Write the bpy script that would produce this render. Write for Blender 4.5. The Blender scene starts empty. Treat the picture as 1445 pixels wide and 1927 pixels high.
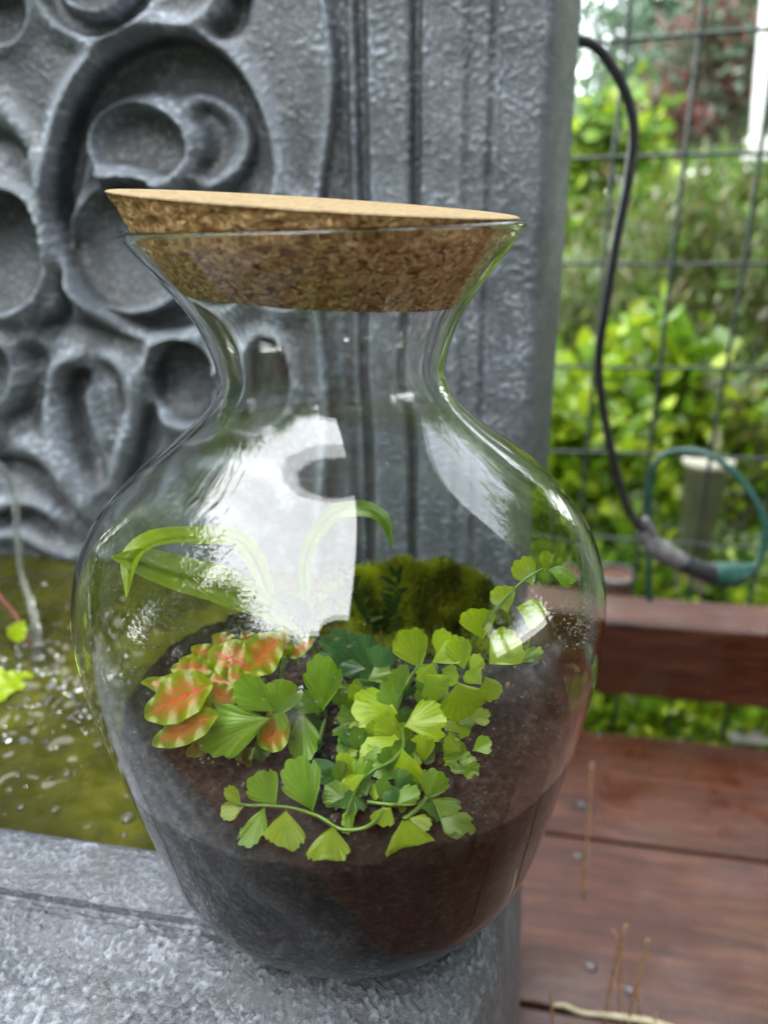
import bpy, bmesh, math, random
import numpy as np
from mathutils import Vector, Matrix, noise
random.seed(7); rng = np.random.default_rng(7)
scene = bpy.context.scene
COL = scene.collection
R = math.radians

# ------------------------------------------------------------------ camera, sky, sun, exposure
H = 0.30                       # camera height over the basin rim (rim = z 0)
FPX, CX, CY = 1400.0, 722.5, 963.5
PITCH, ROLL = R(21.9), R(0.8)
cam_d = bpy.data.cameras.new('camera'); cam = bpy.data.objects.new('camera', cam_d); COL.objects.link(cam)
cam.location = (0, 0, H)
cam.matrix_world = Matrix.Translation((0, 0, H)) @ Matrix.Rotation(R(90) - PITCH, 4, 'X') @ Matrix.Rotation(-ROLL, 4, 'Z')
cam_d.sensor_fit = 'VERTICAL'; cam_d.sensor_height = 36.0; cam_d.lens = 36.0 * FPX / 1927.0
cam_d.clip_start = 0.01; cam_d.clip_end = 500
cam_d.dof.use_dof = True; cam_d.dof.focus_distance = 0.285; cam_d.dof.aperture_fstop = 6.2
scene.camera = cam

SUN_EL, SUN_AZ = 62.0, 196.0     # azimuth: compass style, 0 = +Y, clockwise; 215 = behind the camera, to the left
world = bpy.data.worlds.new('World'); scene.world = world; world.use_nodes = True
wn = world.node_tree; wn.nodes.clear()
wo = wn.nodes.new('ShaderNodeOutputWorld'); wb = wn.nodes.new('ShaderNodeBackground')
sk = wn.nodes.new('ShaderNodeTexSky'); sk.sky_type = 'NISHITA'; sk.sun_disc = False
sk.sun_elevation = R(SUN_EL); sk.sun_rotation = R(SUN_AZ); sk.dust_density = 0.0; sk.air_density = 1.0
hs = wn.nodes.new('ShaderNodeHueSaturation'); hs.inputs['Saturation'].default_value = 0.22
wn.links.new(sk.outputs[0], hs.inputs['Color']); wn.links.new(hs.outputs[0], wb.inputs['Color'])
wb.inputs['Strength'].default_value = 0.15
wn.links.new(wb.outputs[0], wo.inputs[0])
sun_d = bpy.data.lights.new('sun', 'SUN'); sun = bpy.data.objects.new('sun', sun_d); COL.objects.link(sun)
sun_d.energy = 1.4; sun_d.angle = R(112); sun_d.color = (1, 0.97, 0.92)
sv = Vector((math.sin(R(SUN_AZ)) * math.cos(R(SUN_EL)), math.cos(R(SUN_AZ)) * math.cos(R(SUN_EL)), math.sin(R(SUN_EL))))
sun.rotation_euler = sv.to_track_quat('Z', 'Y').to_euler()
scene.view_settings.view_transform = 'Standard'; scene.view_settings.look = 'None'
scene.view_settings.gamma = 1.0; scene.view_settings.use_curve_mapping = False
scene.view_settings.exposure = 3.28
cy = scene.cycles
cy.max_bounces = 18; cy.transmission_bounces = 14; cy.transparent_max_bounces = 12; cy.glossy_bounces = 6; cy.diffuse_bounces = 4
cy.caustics_reflective = True; cy.caustics_refractive = True; cy.blur_glossy = 0.3; cy.sample_clamp_indirect = 6.0
cy.use_denoising = True

# ------------------------------------------------------------------ photo geometry helpers
cR, sR, cP, sP = math.cos(ROLL), math.sin(ROLL), math.cos(PITCH), math.sin(PITCH)
def ray(px, py):
    a, b = px - CX, py - CY
    x = a * cR - b * sR; d = a * sR + b * cR
    return np.array([x, FPX * cP - d * sP, -(d * cP + FPX * sP)])
def atY(px, py, Y):
    r = ray(px, py); return np.array([0, 0, H]) + r * (Y / r[1])
def onplane(px, py, p0, n):
    r = ray(px, py); o = np.array([0, 0, H]); return o + r * (np.dot(np.array(p0) - o, n) / np.dot(r, n))
def onz(px, py, z): return onplane(px, py, (0, 0, z), np.array([0, 0, 1.0]))
def project(X, Y, Z):
    Z = Z - H
    depth = Y * cP - Z * sP; d = -(Z * cP + Y * sP); k = FPX / depth
    x = X * k; d = d * k
    return CX + x * cR + d * sR, CY - x * sR + d * cR
YAW = R(11)
DX = np.array([math.cos(YAW), -math.sin(YAW), 0.0])      # along the fountain, to the right
DN = np.array([-math.sin(YAW), -math.cos(YAW), 0.0])     # its outward normal, to the camera
ZU = np.array([0, 0, 1.0])

# ------------------------------------------------------------------ object helpers
def tag(o, label=None, cat=None, group=None, kind=None):
    if label: o['label'] = label
    if cat: o['category'] = cat
    if group: o['group'] = group
    if kind: o['kind'] = kind
    return o
def thing(name, label, cat, loc=(0, 0, 0), group=None):
    o = bpy.data.objects.new(name, None); COL.objects.link(o); o.location = loc; o.empty_display_size = 0.02
    return tag(o, label, cat, group)
def link(name, me, mat=None, parent=None):
    o = bpy.data.objects.new(name, me); COL.objects.link(o)
    if mat: me.materials.append(mat)
    if parent:
        o.parent = parent; o.matrix_parent_inverse = Matrix.Translation(-Vector(parent.location))
    return o
def mesh(name, V, F, smooth=True, cols=None):
    me = bpy.data.meshes.new(name)
    V = np.asarray(V, dtype=np.float32)
    if isinstance(F, np.ndarray):
        nf, k = F.shape
        me.vertices.add(len(V)); me.vertices.foreach_set('co', V.ravel())
        me.loops.add(nf * k); me.loops.foreach_set('vertex_index', F.astype(np.int32).ravel())
        me.polygons.add(nf); me.polygons.foreach_set('loop_start', np.arange(0, nf * k, k, dtype=np.int32))
        me.polygons.foreach_set('loop_total', np.full(nf, k, dtype=np.int32))
        me.update(calc_edges=True); me.validate()
    else:
        me.from_pydata([tuple(map(float, v)) for v in V], [], F); me.update()
    if smooth: me.polygons.foreach_set('use_smooth', np.ones(len(me.polygons), dtype=bool))
    if cols is not None:
        ca = me.color_attributes.new('col', 'FLOAT_COLOR', 'POINT')
        c = np.ones((len(V), 4), dtype=np.float32); c[:, :3] = cols; ca.data.foreach_set('color', c.ravel())
    return me
def gridfaces(nu, nv, wrapu=False):
    i, j = np.meshgrid(np.arange(nu if wrapu else nu - 1), np.arange(nv - 1), indexing='ij')
    i2 = (i + 1) % nu
    return np.stack([i * nv + j, i2 * nv + j, i2 * nv + j + 1, i * nv + j + 1], -1).reshape(-1, 4)
def box(c, u, v, w, name='box', bev=0.0):
    """box from centre c and three half-axis vectors"""
    bm = bmesh.new(); c, u, v, w = map(np.asarray, (c, u, v, w)); vs = []
    for k in range(8):
        s = [(-1, 1)[(k >> b) & 1] for b in range(3)]
        vs.append(bm.verts.new(tuple(c + u * s[0] + v * s[1] + w * s[2])))
    for f in ((0, 2, 3, 1), (4, 5, 7, 6), (0, 1, 5, 4), (2, 6, 7, 3), (0, 4, 6, 2), (1, 3, 7, 5)): bm.faces.new([vs[i] for i in f])
    if bev: bmesh.ops.bevel(bm, geom=bm.edges[:], offset=bev, segments=3, profile=0.5, affect='EDGES')
    bmesh.ops.recalc_face_normals(bm, faces=bm.faces[:])
    me = bpy.data.meshes.new(name); bm.to_mesh(me); bm.free(); return me
def catmull(P, n=8):
    P = np.asarray(P, float); Q = np.vstack([2 * P[0] - P[1], P, 2 * P[-1] - P[-2]]); out = []
    for i in range(1, len(Q) - 2):
        for k in range(n):
            t = k / n
            out.append(0.5 * (2 * Q[i] + (Q[i + 1] - Q[i - 1]) * t + (2 * Q[i - 1] - 5 * Q[i] + 4 * Q[i + 1] - Q[i + 2]) * t * t + (3 * Q[i] - Q[i - 1] - 3 * Q[i + 1] + Q[i + 2]) * t ** 3))
    out.append(P[-1]); return np.array(out)
def tube(P, rad, seg=10, n=6, smoothpath=True):
    C = catmull(P, n) if smoothpath else np.asarray(P, float)
    m = len(C); rad = np.interp(np.linspace(0, 1, m), np.linspace(0, 1, len(np.atleast_1d(rad))), np.atleast_1d(rad))
    T = np.gradient(C, axis=0); T /= np.linalg.norm(T, axis=1)[:, None] + 1e-12
    up = np.array([0.13, 0.31, 0.94]); V = []
    for i in range(m):
        a = np.cross(T[i], up); a /= np.linalg.norm(a) + 1e-9; b = np.cross(T[i], a)
        for k in range(seg):
            an = 2 * math.pi * k / seg; V.append(C[i] + (a * math.cos(an) + b * math.sin(an)) * rad[i])
    F = [[i * seg + k, i * seg + (k + 1) % seg, (i + 1) * seg + (k + 1) % seg, (i + 1) * seg + k] for i in range(m - 1) for k in range(seg)]
    F.append(list(range(seg))[::-1]); F.append([(m - 1) * seg + k for k in range(seg)])
    return V, F
def joinVF(parts):
    V, F, o = [], [], 0
    for v, f in parts:
        V += list(v); F += [[i + o for i in q] for q in f]; o += len(v)
    return V, F

# ------------------------------------------------------------------ materials
class NT:
    def __init__(s, name):
        s.m = bpy.data.materials.new(name); s.m.use_nodes = True; s.t = s.m.node_tree; s.t.nodes.clear()
        s.out = s.n('ShaderNodeOutputMaterial'); s.p = s.n('ShaderNodeBsdfPrincipled'); s.l(s.p.outputs[0], s.out.inputs[0])
    def n(s, typ, **kw):
        nd = s.t.nodes.new(typ)
        for k, v in kw.items():
            if hasattr(nd, k): setattr(nd, k, v)
            else: nd.inputs[k.replace('_', ' ')].default_value = v
        return nd
    def l(s, a, b): s.t.links.new(a, b)
    def co(s, scale=(1, 1, 1), rot=(0, 0, 0)):
        tc = s.n('ShaderNodeTexCoord'); mp = s.n('ShaderNodeMapping'); mp.inputs['Scale'].default_value = scale; mp.inputs['Rotation'].default_value = rot
        s.l(tc.outputs['Object'], mp.inputs['Vector']); return mp.outputs[0]
    def noise(s, vec, scale, detail=4, rough=0.55, dist=0.0):
        nd = s.n('ShaderNodeTexNoise'); nd.inputs['Scale'].default_value = scale; nd.inputs['Detail'].default_value = detail
        nd.inputs['Roughness'].default_value = rough; nd.inputs['Distortion'].default_value = dist; s.l(vec, nd.inputs['Vector']); return nd.outputs['Fac']
    def vor(s, vec, scale, feature='F1', rnd=1.0, out='Distance'):
        nd = s.n('ShaderNodeTexVoronoi'); nd.feature = feature; nd.inputs['Scale'].default_value = scale; nd.inputs['Randomness'].default_value = rnd
        s.l(vec, nd.inputs['Vector']); return nd.outputs[out]
    def ramp(s, fac, stops, interp='LINEAR'):
        nd = s.n('ShaderNodeValToRGB'); cr = nd.color_ramp; cr.interpolation = interp
        while len(cr.elements) < len(stops): cr.elements.new(0.5)
        for e, (p, c) in zip(cr.elements, stops):
            e.position = p; e.color = (c, c, c, 1) if not hasattr(c, '__len__') else (*c, 1)
        s.l(fac, nd.inputs[0]); return nd.outputs[0]
    def mix(s, f, a, b, mode='MIX'):
        nd = s.n('ShaderNodeMix'); nd.data_type = 'RGBA'; nd.blend_type = mode
        for sock, v in ((nd.inputs[0], f), (nd.inputs[6], a), (nd.inputs[7], b)):
            if hasattr(v, 'links'): s.l(v, sock)
            elif hasattr(v, '__len__'): sock.default_value = (*v, 1)
            else: sock.default_value = v
        return nd.outputs[2]
    def math(s, op, a, b=0.0):
        nd = s.n('ShaderNodeMath'); nd.operation = op
        for sock, v in ((nd.inputs[0], a), (nd.inputs[1], b)):
            if hasattr(v, 'links'): s.l(v, sock)
            else: sock.default_value = v
        return nd.outputs[0]
    def bump(s, h, strength=0.5, dist=0.001, prev=None):
        nd = s.n('ShaderNodeBump'); nd.inputs['Strength'].default_value = strength; nd.inputs['Distance'].default_value = dist
        s.l(h, nd.inputs['Height'])
        if prev is not None: s.l(prev, nd.inputs['Normal'])
        return nd.outputs[0]
    def set(s, **kw):
        for k, v in kw.items():
            sock = s.p.inputs[k.replace('_', ' ')]
            if hasattr(v, 'links'): s.l(v, sock)
            elif hasattr(v, '__len__'): sock.default_value = (*v, 1) if len(v) == 3 and sock.type == 'RGBA' else v
            else: sock.default_value = v
        return s.m

def m_stone(name, fleck=0.9, bumpd=0.0010, base=((0.032, 0.038, 0.045), (0.100, 0.116, 0.137)), attr=False):
    t = NT(name); v = t.co()
    big = t.noise(v, 14, 5, 0.6); fine = t.noise(v, 420, 4, 0.7); mid = t.noise(v, 130, 4, 0.65, 0.8)
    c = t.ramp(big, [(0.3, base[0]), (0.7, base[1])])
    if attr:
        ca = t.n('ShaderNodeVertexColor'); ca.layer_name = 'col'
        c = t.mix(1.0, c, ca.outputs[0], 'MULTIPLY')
    c = t.mix(t.ramp(fine, [(0.35, 0.0), (0.7, 0.45)]), c, t.mix(1.0, c, (2.2, 2.2, 2.2), 'MULTIPLY'))
    c = t.mix(t.ramp(fine, [(0.30, 0.7), (0.46, 0.0)]), c, (0.012, 0.015, 0.018))
    fl = t.noise(v, 330, 5, 0.62, 0.25); sel = t.noise(v, 55, 2, 0.5)
    thr = t.math('ADD', fl, t.math('MULTIPLY', t.math('SUBTRACT', sel, 0.5), 0.35))
    peaks = t.ramp(thr, [(0.55, 0.0), (0.63, 1.0)])
    c = t.mix(t.math('MULTIPLY', peaks, 0.75 * fleck), c, (0.27, 0.285, 0.30))
    warm = t.noise(v, 30, 3, 0.5)
    c = t.mix(t.ramp(warm, [(0.55, 0.0), (0.8, 0.3)]), c, (0.085, 0.08, 0.062))
    h = t.math('ADD', t.math('MULTIPLY', thr, 1.6), t.math('MULTIPLY', mid, 1.4))
    h = t.math('ADD', h, t.math('MULTIPLY', fine, 0.5))
    return t.set(Base_Color=c, Roughness=t.ramp(mid, [(0.3, 0.34), (0.7, 0.6)]), Specular_IOR_Level=0.6, Normal=t.bump(h, min(1.0, fleck), bumpd))
M_STONE = m_stone('weathered_grey_stone', 0.5, 0.0018, attr=True)
M_STONE_RIM = m_stone('rim_grey_stone', 0.5, 0.0016, ((0.048, 0.055, 0.066), (0.115, 0.128, 0.150)), attr=True)
M_STONE_SIDE = m_stone('side_grey_stone', 0.45, 0.0014, ((0.04, 0.043, 0.043), (0.085, 0.088, 0.088)))

def m_wood():
    t = NT('stained_wet_wood'); v = t.co((1, 1, 1), (0, 0, YAW))
    st = t.n('ShaderNodeMapping'); st.inputs['Scale'].default_value = (1.0, 14, 14); t.l(v, st.inputs[0])
    g = t.noise(st.outputs[0], 5, 8, 0.7, 0.9); g2 = t.noise(st.outputs[0], 24, 5, 0.7, 0.4)
    c = t.ramp(g, [(0.28, (0.014, 0.004, 0.002)), (0.5, (0.066, 0.019, 0.009)), (0.68, (0.135, 0.050, 0.025))])
    c = t.mix(t.ramp(g2, [(0.35, 0.65), (0.55, 0.0)]), c, (0.016, 0.005, 0.003))
    blot = t.noise(v, 5, 4, 0.6)
    c = t.mix(t.ramp(blot, [(0.48, 0.0), (0.66, 0.55)]), c, t.ramp(g, [(0.3, (0.045, 0.024, 0.012)), (0.7, (0.10, 0.062, 0.036))]))
    ks = t.n('ShaderNodeMapping'); ks.inputs['Scale'].default_value = (3.2, 7.5, 7.5); t.l(v, ks.inputs[0])
    kn = t.vor(ks.outputs[0], 1.1)
    c = t.mix(t.ramp(kn, [(0.05, 0.85), (0.13, 0.0)]), c, (0.010, 0.006, 0.004))
    wet = t.noise(v, 4.5, 4, 0.6)
    rough = t.ramp(wet, [(0.46, 0.55), (0.58, 0.12)])
    h = t.math('ADD', g, t.math('MULTIPLY', g2, 0.5))
    return t.set(Base_Color=c, Roughness=rough, Specular_IOR_Level=0.36, Normal=t.bump(h, t.ramp(wet, [(0.44, 0.5), (0.55, 0.12)]) if False else 0.4, 0.0018))
M_WOOD = m_wood()

def m_glass():
    t = NT('clear_glass'); v = t.co()
    w = t.noise(v, 16, 2, 0.4)
    return t.set(Base_Color=(0.972, 0.99, 0.975), Roughness=0.0, IOR=1.45, Transmission_Weight=1.0, Normal=t.bump(w, 0.05, 0.002))
M_GLASS = m_glass()
M_DROP = NT('water_drop').set(Base_Color=(1, 1, 1), Roughness=0.0, IOR=1.33, Transmission_Weight=1.0)

def m_cork(name, top):
    t = NT(name); v = t.co((1, 1, 1.35) if not top else (1, 1, 1))
    d = t.noise(v, 110, 3, 0.6)
    dv = t.n('ShaderNodeVectorMath'); dv.operation = 'MULTIPLY_ADD'; t.l(v, dv.inputs[0]);
    nt = t.n('ShaderNodeTexNoise'); nt.inputs['Scale'].default_value = 160; t.l(v, nt.inputs['Vector'])
    t.l(nt.outputs['Color'], dv.inputs[0]); dv.inputs[1].default_value = (0.009, 0.009, 0.009); t.l(v, dv.inputs[2])
    vc = dv.outputs[0]
    cell = t.n('ShaderNodeTexVoronoi'); cell.inputs['Scale'].default_value = 620; t.l(vc, cell.inputs['Vector'])
    sep = t.n('ShaderNodeSeparateColor'); t.l(cell.outputs['Color'], sep.inputs[0])
    if top: c = t.ramp(sep.outputs[0], [(0.0, (0.17, 0.12, 0.058)), (0.3, (0.26, 0.195, 0.10)), (0.6, (0.29, 0.22, 0.115)), (1.0, (0.36, 0.28, 0.16))])
    else: c = t.ramp(sep.outputs[0], [(0.0, (0.10, 0.045, 0.016)), (0.14, (0.38, 0.20, 0.075)), (0.6, (0.66, 0.40, 0.17)), (1.0, (0.92, 0.68, 0.36))])
    fine = t.noise(v, 700, 4, 0.7)
    c = t.mix(t.ramp(fine, [(0.35, 0.3 if not top else 0.25), (0.5, 0.0)]), c, (0.10, 0.045, 0.016))
    edge = t.vor(vc, 620, 'DISTANCE_TO_EDGE')
    c = t.mix(t.ramp(edge, [(0.0, 0.4 if not top else 0.15), (0.05, 0.0)]), c, (0.04, 0.018, 0.007))
    h = t.math('ADD', t.math('MULTIPLY', sep.outputs[1], 1.0), t.math('MULTIPLY', d, 0.8))
    h = t.math('ADD', h, t.math('MULTIPLY', t.ramp(edge, [(0.0, 0.0), (0.12, 1.0)]), 0.5))
    return t.set(Base_Color=c, Roughness=0.85, Specular_IOR_Level=0.25, Normal=t.bump(h, 0.8 if not top else 0.3, 0.0015))
M_CORK = m_cork('cork_granules', False); M_CORKTOP = m_cork('cork_top', True)

def m_soil():
    t = NT('dark_potting_soil'); v = t.co()
    a = t.noise(v, 60, 6, 0.7); b = t.noise(v, 380, 6, 0.85); e = t.noise(v, 22, 3, 0.5)
    k_ = t.noise(v, 170, 5, 0.75); b = t.math('ADD', t.math('MULTIPLY', b, .55), t.math('MULTIPLY', k_, .45))
    c = t.ramp(b, [(0.36, (0.002, 0.0015, 0.001)), (0.5, (0.018, 0.013, 0.010)), (0.62, (0.085, 0.062, 0.050))])
    c = t.mix(t.ramp(a, [(0.45, 0.0), (0.7, 0.4)]), c, (0.006, 0.004, 0.003))
    c = t.mix(t.ramp(e, [(0.45, 0.0), (0.75, 0.3)]), c, (0.034, 0.027, 0.022))
    return t.set(Base_Color=c, Roughness=0.85, Specular_IOR_Level=0.2, Normal=t.bump(t.math('ADD', a, b), 0.9, 0.0012))
M_SOIL = m_soil()

def m_leaf(name, trans=0.42, gloss=0.5, rough=0.32, veins=True, attr=True, col=(0.2, 0.4, 0.03), var=0.0):
    t = NT(name)
    if attr:
        ca = t.n('ShaderNodeVertexColor'); ca.layer_name = 'col'; c = ca.outputs[0]
    else:
        c = t.n('ShaderNodeRGB').outputs[0]; c.default_value = (*col, 1)
    v = t.co(); nz = t.noise(v, 120, 3, 0.6)
    c = t.mix(t.ramp(nz, [(0.3, 0.35), (0.65, 0.0)]), c, t.mix(0.5, c, (0.02, 0.07, 0.006)))
    t.set(Base_Color=c, Roughness=rough, Specular_IOR_Level=gloss, Normal=t.bump(nz, 0.25, 0.0006))
    tr = t.n('ShaderNodeBsdfTranslucent'); t.l(c, tr.inputs[0]); mx = t.n('ShaderNodeMixShader'); mx.inputs[0].default_value = trans
    t.l(t.p.outputs[0], mx.inputs[1]); t.l(tr.outputs[0], mx.inputs[2]); t.l(mx.outputs[0], t.out.inputs[0]); return t.m
M_LEAF = m_leaf('fern_leaf'); M_BUSH = m_leaf('garden_leaf', 0.4, 0.5, 0.35)
def flat(name, col, rough=0.5, **kw): return NT(name).set(Base_Color=col, Roughness=rough, **kw)
def m_mottle(name, c1, c2, scale, rough=0.8, b=0.3, bd=0.002, **kw):
    t = NT(name); v = t.co(); n = t.noise(v, scale, 6, 0.65)
    return t.set(Base_Color=t.ramp(n, [(0.35, c1), (0.68, c2)]), Roughness=rough, Normal=t.bump(n, b, bd), **kw)
M_BARK = m_mottle('bark', (0.05, 0.035, 0.025), (0.13, 0.10, 0.075), 30)
M_STEM = m_mottle('green_stem', (0.07, 0.15, 0.012), (0.15, 0.26, 0.02), 80, 0.45)
M_CABLE = m_mottle('black_rubber', (0.010, 0.012, 0.014), (0.022, 0.026, 0.030), 60, 0.42, 0.1)
M_CORD = m_mottle('green_cord_rubber', (0.006, 0.045, 0.035), (0.010, 0.075, 0.058), 60, 0.4, 0.1)
M_TAPE = m_mottle('grey_tape', (0.07, 0.072, 0.076), (0.20, 0.20, 0.205), 160, 0.4, 0.8, 0.002)
M_WIRE = m_mottle('dark_fence_wire', (0.008, 0.02, 0.014), (0.02, 0.035, 0.028), 60, 0.45, 0.1)
M_STRAW = m_mottle('dry_straw', (0.33, 0.17, 0.075), (0.55, 0.34, 0.17), 120, 0.6)
M_TWIG = m_mottle('bleached_twig', (0.42, 0.36, 0.22), (0.62, 0.57, 0.40), 90, 0.6)
M_WHITE = m_mottle('white_paint', (0.55, 0.56, 0.54), (0.78, 0.79, 0.78), 8, 0.6)

def m_water():
    t = NT('murky_green_water'); v = t.co()
    a = t.noise(v, 7, 3, 0.5, 0.3); b = t.noise(v, 26, 4, 0.65, 0.6)
    c = t.ramp(a, [(0.3, (0.012, 0.014, 0.004)), (0.5, (0.045, 0.047, 0.006)), (0.68, (0.085, 0.086, 0.010))])  # murky olive, with sunlit and dark mottling coloured in by noise
    c = t.mix(t.ramp(b, [(0.42, 0.6), (0.60, 0.0)]), c, (0.020, 0.020, 0.005))
    return t.set(Base_Color=c, Roughness=0.04, IOR=1.33, Specular_IOR_Level=0.5, Normal=t.bump(b, 0.15, 0.003))
M_WATER = m_water()

# ------------------------------------------------------------------ the fountain: relief back panel
W0 = np.array([-0.336, 0.685, 0.0])
def wallpt(px, py): return onplane(px, py, W0, DN)
def wall_u(px, py): return float(np.dot(wallpt(px, py) - W0, DX))
U1 = wall_u(1030, 10); U0 = -0.35
def gauss(x): return np.exp(-x * x)
def sst(a, b, x):
    t = np.clip((x - a) / (b - a), 0, 1); return t * t * (3 - 2 * t)
def polydist(X, Y, P):
    """distance to a smooth polyline, its running parameter and signed side"""
    C = catmull(P, 5); best = np.full(X.shape, 1e9); par = np.zeros(X.shape); side = np.zeros(X.shape)
    for i in range(len(C) - 1):
        ax, ay = C[i][:2]; bx, by = C[i + 1][:2]; dx, dy = bx - ax, by - ay; L2 = dx * dx + dy * dy + 1e-9
        t = np.clip(((X - ax) * dx + (Y - ay) * dy) / L2, 0, 1)
        qx, qy = X - ax - t * dx, Y - ay - t * dy; d = np.hypot(qx, qy); m = d < best
        best = np.where(m, d, best); par = np.where(m, (i + t) / (len(C) - 1), par); side = np.where(m, np.sign(dx * qy - dy * qx), side)
    return best, par, side
def relief(PX, PY, U):
    h = np.zeros(PX.shape)
    def ell(cx, cy, rx, ry, rot):
        c, s = math.cos(R(rot)), math.sin(R(rot)); x, y = PX - cx, PY - cy
        return np.hypot((x * c + y * s) / rx, (-x * s + y * c) / ry), x, y
    def bowl(cx, cy, rx, ry, rot, depth, rimw=18, rimh=8, floor=None, lift=0):
        nonlocal h
        q, x, y = ell(cx, cy, rx, ry, rot); r = (rx + ry) / 2; d = (q - 1) * r
        ins = lift - depth * np.clip(1 - q ** 2.4, 0, 1) ** 0.75 * (1 - 0.42 * np.clip(y / ry, -1, 1))
        base = h * (1 - 0.8) + ins if floor is None else floor + ins
        m = sst(3, -3, d); h = h * (1 - m) + base * m
        h = h + rimh * 1.5 * np.where(d > 0, gauss(d / (rimw * 1.15)), gauss(d / (rimw * .4)))
    def ridge(P, w, ht, taper=True, w2=None):
        nonlocal h
        d, p, s = polydist(PX, PY, P); w2 = w if w2 is None else w2
        ww = np.where(s > 0, w, w2); a = np.clip(np.minimum(p, 1 - p) * 6, 0, 1) if taper else 1
        h = h + ht * a * gauss(d / ww)
    # big C scroll
    q, x, y = ell(312, 345, 208, 285, 0); d = (q - 1) * 240
    inside = sst(10, -14, d)
    h = h - 30 * inside
    h = h + 15 * np.where(d > 0, gauss(d / 30), gauss(d / 8))
    q, x, y = ell(300, 300, 172, 165, 0); h = h + 27 * sst(1.0, 0.45, q) * inside
    ridge([(330, 170), (400, 188), (446, 230), (455, 280), (432, 328), (372, 362)], 20, 14, w2=9)
    ridge([(345, 190), (388, 235), (398, 290), (372, 340)], 24, -15)
    bowl(260, 272, 98, 80, 20, 22, 15, 7, lift=-2)
    ridge([(168, 262), (146, 330), (132, 400), (136, 470), (170, 545), (240, 595), (330, 612)], 15, 13)
    ridge([(170, 335), (225, 325), (285, 352), (335, 345), (362, 300)], 17, 14)
    bowl(250, 462, 118, 128, -18, 24, 17, 9, floor=-4)
    bowl(520, 480, 90, 110, 0, 18, 20, 6)
    # left column
    ridge([(-120, 170), (-20, 190), (40, 235), (80, 320), (108, 420)], 24, 10)
    ridge([(-60, 260), (10, 272), (48, 312)], 26, -16)
    bowl(5, 474, 94, 118, 0, 26, 17, 10, floor=-2)
    ridge([(108, 360), (122, 440), (132, 520), (118, 590), (60, 640)], 13, -16)
    # top row
    bowl(190, -45, 118, 122, 0, 26, 18, 6)
    bowl(190, -48, 72, 78, 0, 12, 14, 14, floor=2)
    ridge([(350, 66), (392, 30), (420, -20)], 14, 9)
    ridge([(395, 70), (440, 40), (450, -30)], 20, -20)
    bowl(8, 20, 52, 68, 0, 24, 14, 5)
    # lower row
    ridge([(40, 640), (130, 615), (250, 640), (300, 650)], 26, -10)
    bowl(352, 716, 68, 84, -12, 26, 20, 10)
    bowl(-14, 700, 44, 66, 0, 20, 16, 9)
    ridge([(45, 640), (72, 720), (40, 800), (-20, 840)], 26, -20)
    ridge([(196, 940), (128, 850), (100, 760), (118, 690), (172, 655)], 17, 18, w2=22)
    ridge([(172, 655), (232, 680), (258, 740), (250, 810), (205, 935)], 17, 17, w2=22)
    ridge([(165, 690), (140, 745), (155, 820), (196, 915)], 15, -19)
    ridge([(195, 715), (215, 770), (208, 850)], 22, 6)
    ridge([(292, 690), (286, 780), (262, 870), (226, 960)], 22, -19)
    ridge([(-60, 825), (20, 822), (95, 850), (150, 915), (200, 1000)], 24, 21)
    ridge([(-40, 880), (30, 882), (90, 915), (150, 985)], 18, -20)
    ridge([(-60, 965), (30, 940), (90, 948), (140, 990)], 15, 16)
    ridge([(-20, 985), (50, 975), (110, 1010)], 13, -17)
    ridge([(-40, 1010), (40, 1004), (110, 1035), (180, 1050)], 15, 10)
    ridge([(330, 880), (420, 860), (520, 900), (560, 1000)], 26, 14)
    ridge([(330, 960), (420, 940), (500, 1000)], 22, -18)
    bowl(480, 720, 60, 80, 10, 20, 18, 8)
    # mouldings: fade the ornament out to the right of the framing curve
    d, p, s = polydist(PX, PY, [(580, -160), (612, 20), (624, 130), (618, 240), (600, 380), (592, 560), (612, 760), (600, 980), (590, 1200)])
    right = (s < 0)
    out = np.where(right, sst(0, 10, d), 0)
    h = h * (1 - out) + 5 * gauss(d / 10) - 9 * out
    UU = U
    def uu(px): return wall_u(px, 200)
    k = 1 / 0.00046
    def vg(px, w, a):
        nonlocal h
        h = h + a * gauss((UU - uu(px)) * k / w) * np.where(right, 1, 0)
    def vstep(px, w, a):
        nonlocal h
        h = h + a * sst(-w, w, (UU - uu(px)) * k) * np.where(right, 1, 0)
    vg(645, 9, -3); vg(663, 7, 6); vg(678, 8, -3); vstep(692, 7, 9); vg(700, 6, 3)
    vg(783, 9, -9); vg(797, 5, 3); vg(868, 10, 2.0); vg(880, 8, -2.2); vg(925, 5, -3.5); vg(934, 5, 2.5)
    return h
nu, nv = 680, 680
us = np.linspace(U0, U1, nu); vs = np.linspace(-0.12, 0.66, nv)
UU, VV = np.meshgrid(us, vs, indexing='ij')
PW = W0[None, None] + UU[..., None] * DX + VV[..., None] * ZU
PXg, PYg = project(PW[..., 0], PW[..., 1], PW[..., 2])
hh = relief(PXg, PYg, UU) * 0.00080
def grit(x, y, z):
    """pebbly cast surface: height in metres and how pale its tops are coloured for drybrush and glints"""
    a = noise.noise((x * 230, y * 230, z * 230)); b = noise.noise((x * 420, y * 420, z * 420 + 7)); m = noise.noise((x * 45, y * 45, z * 45 + 3)); g = noise.noise((x * 16, y * 16, z * 16))
    k = max(0.0, a * 1.0 + b * .55 + m * .45 - .10)
    return min(k, .55) * 0.0021 + b * 0.00022 + m * 0.0005, min(1.0, k * 1.9), g
lump = np.zeros(UU.shape); pale = np.zeros(UU.shape)
for i in range(nu):
    for j in range(nv):
        lump[i, j], pale[i, j], g_ = grit(UU[i, j], VV[i, j], 0.0); pale[i, j] *= max(.2, min(1, .75 + g_ * 1.2))
lump *= 0.55 + 0.45 * sst(-.004, .006, hh)
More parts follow.
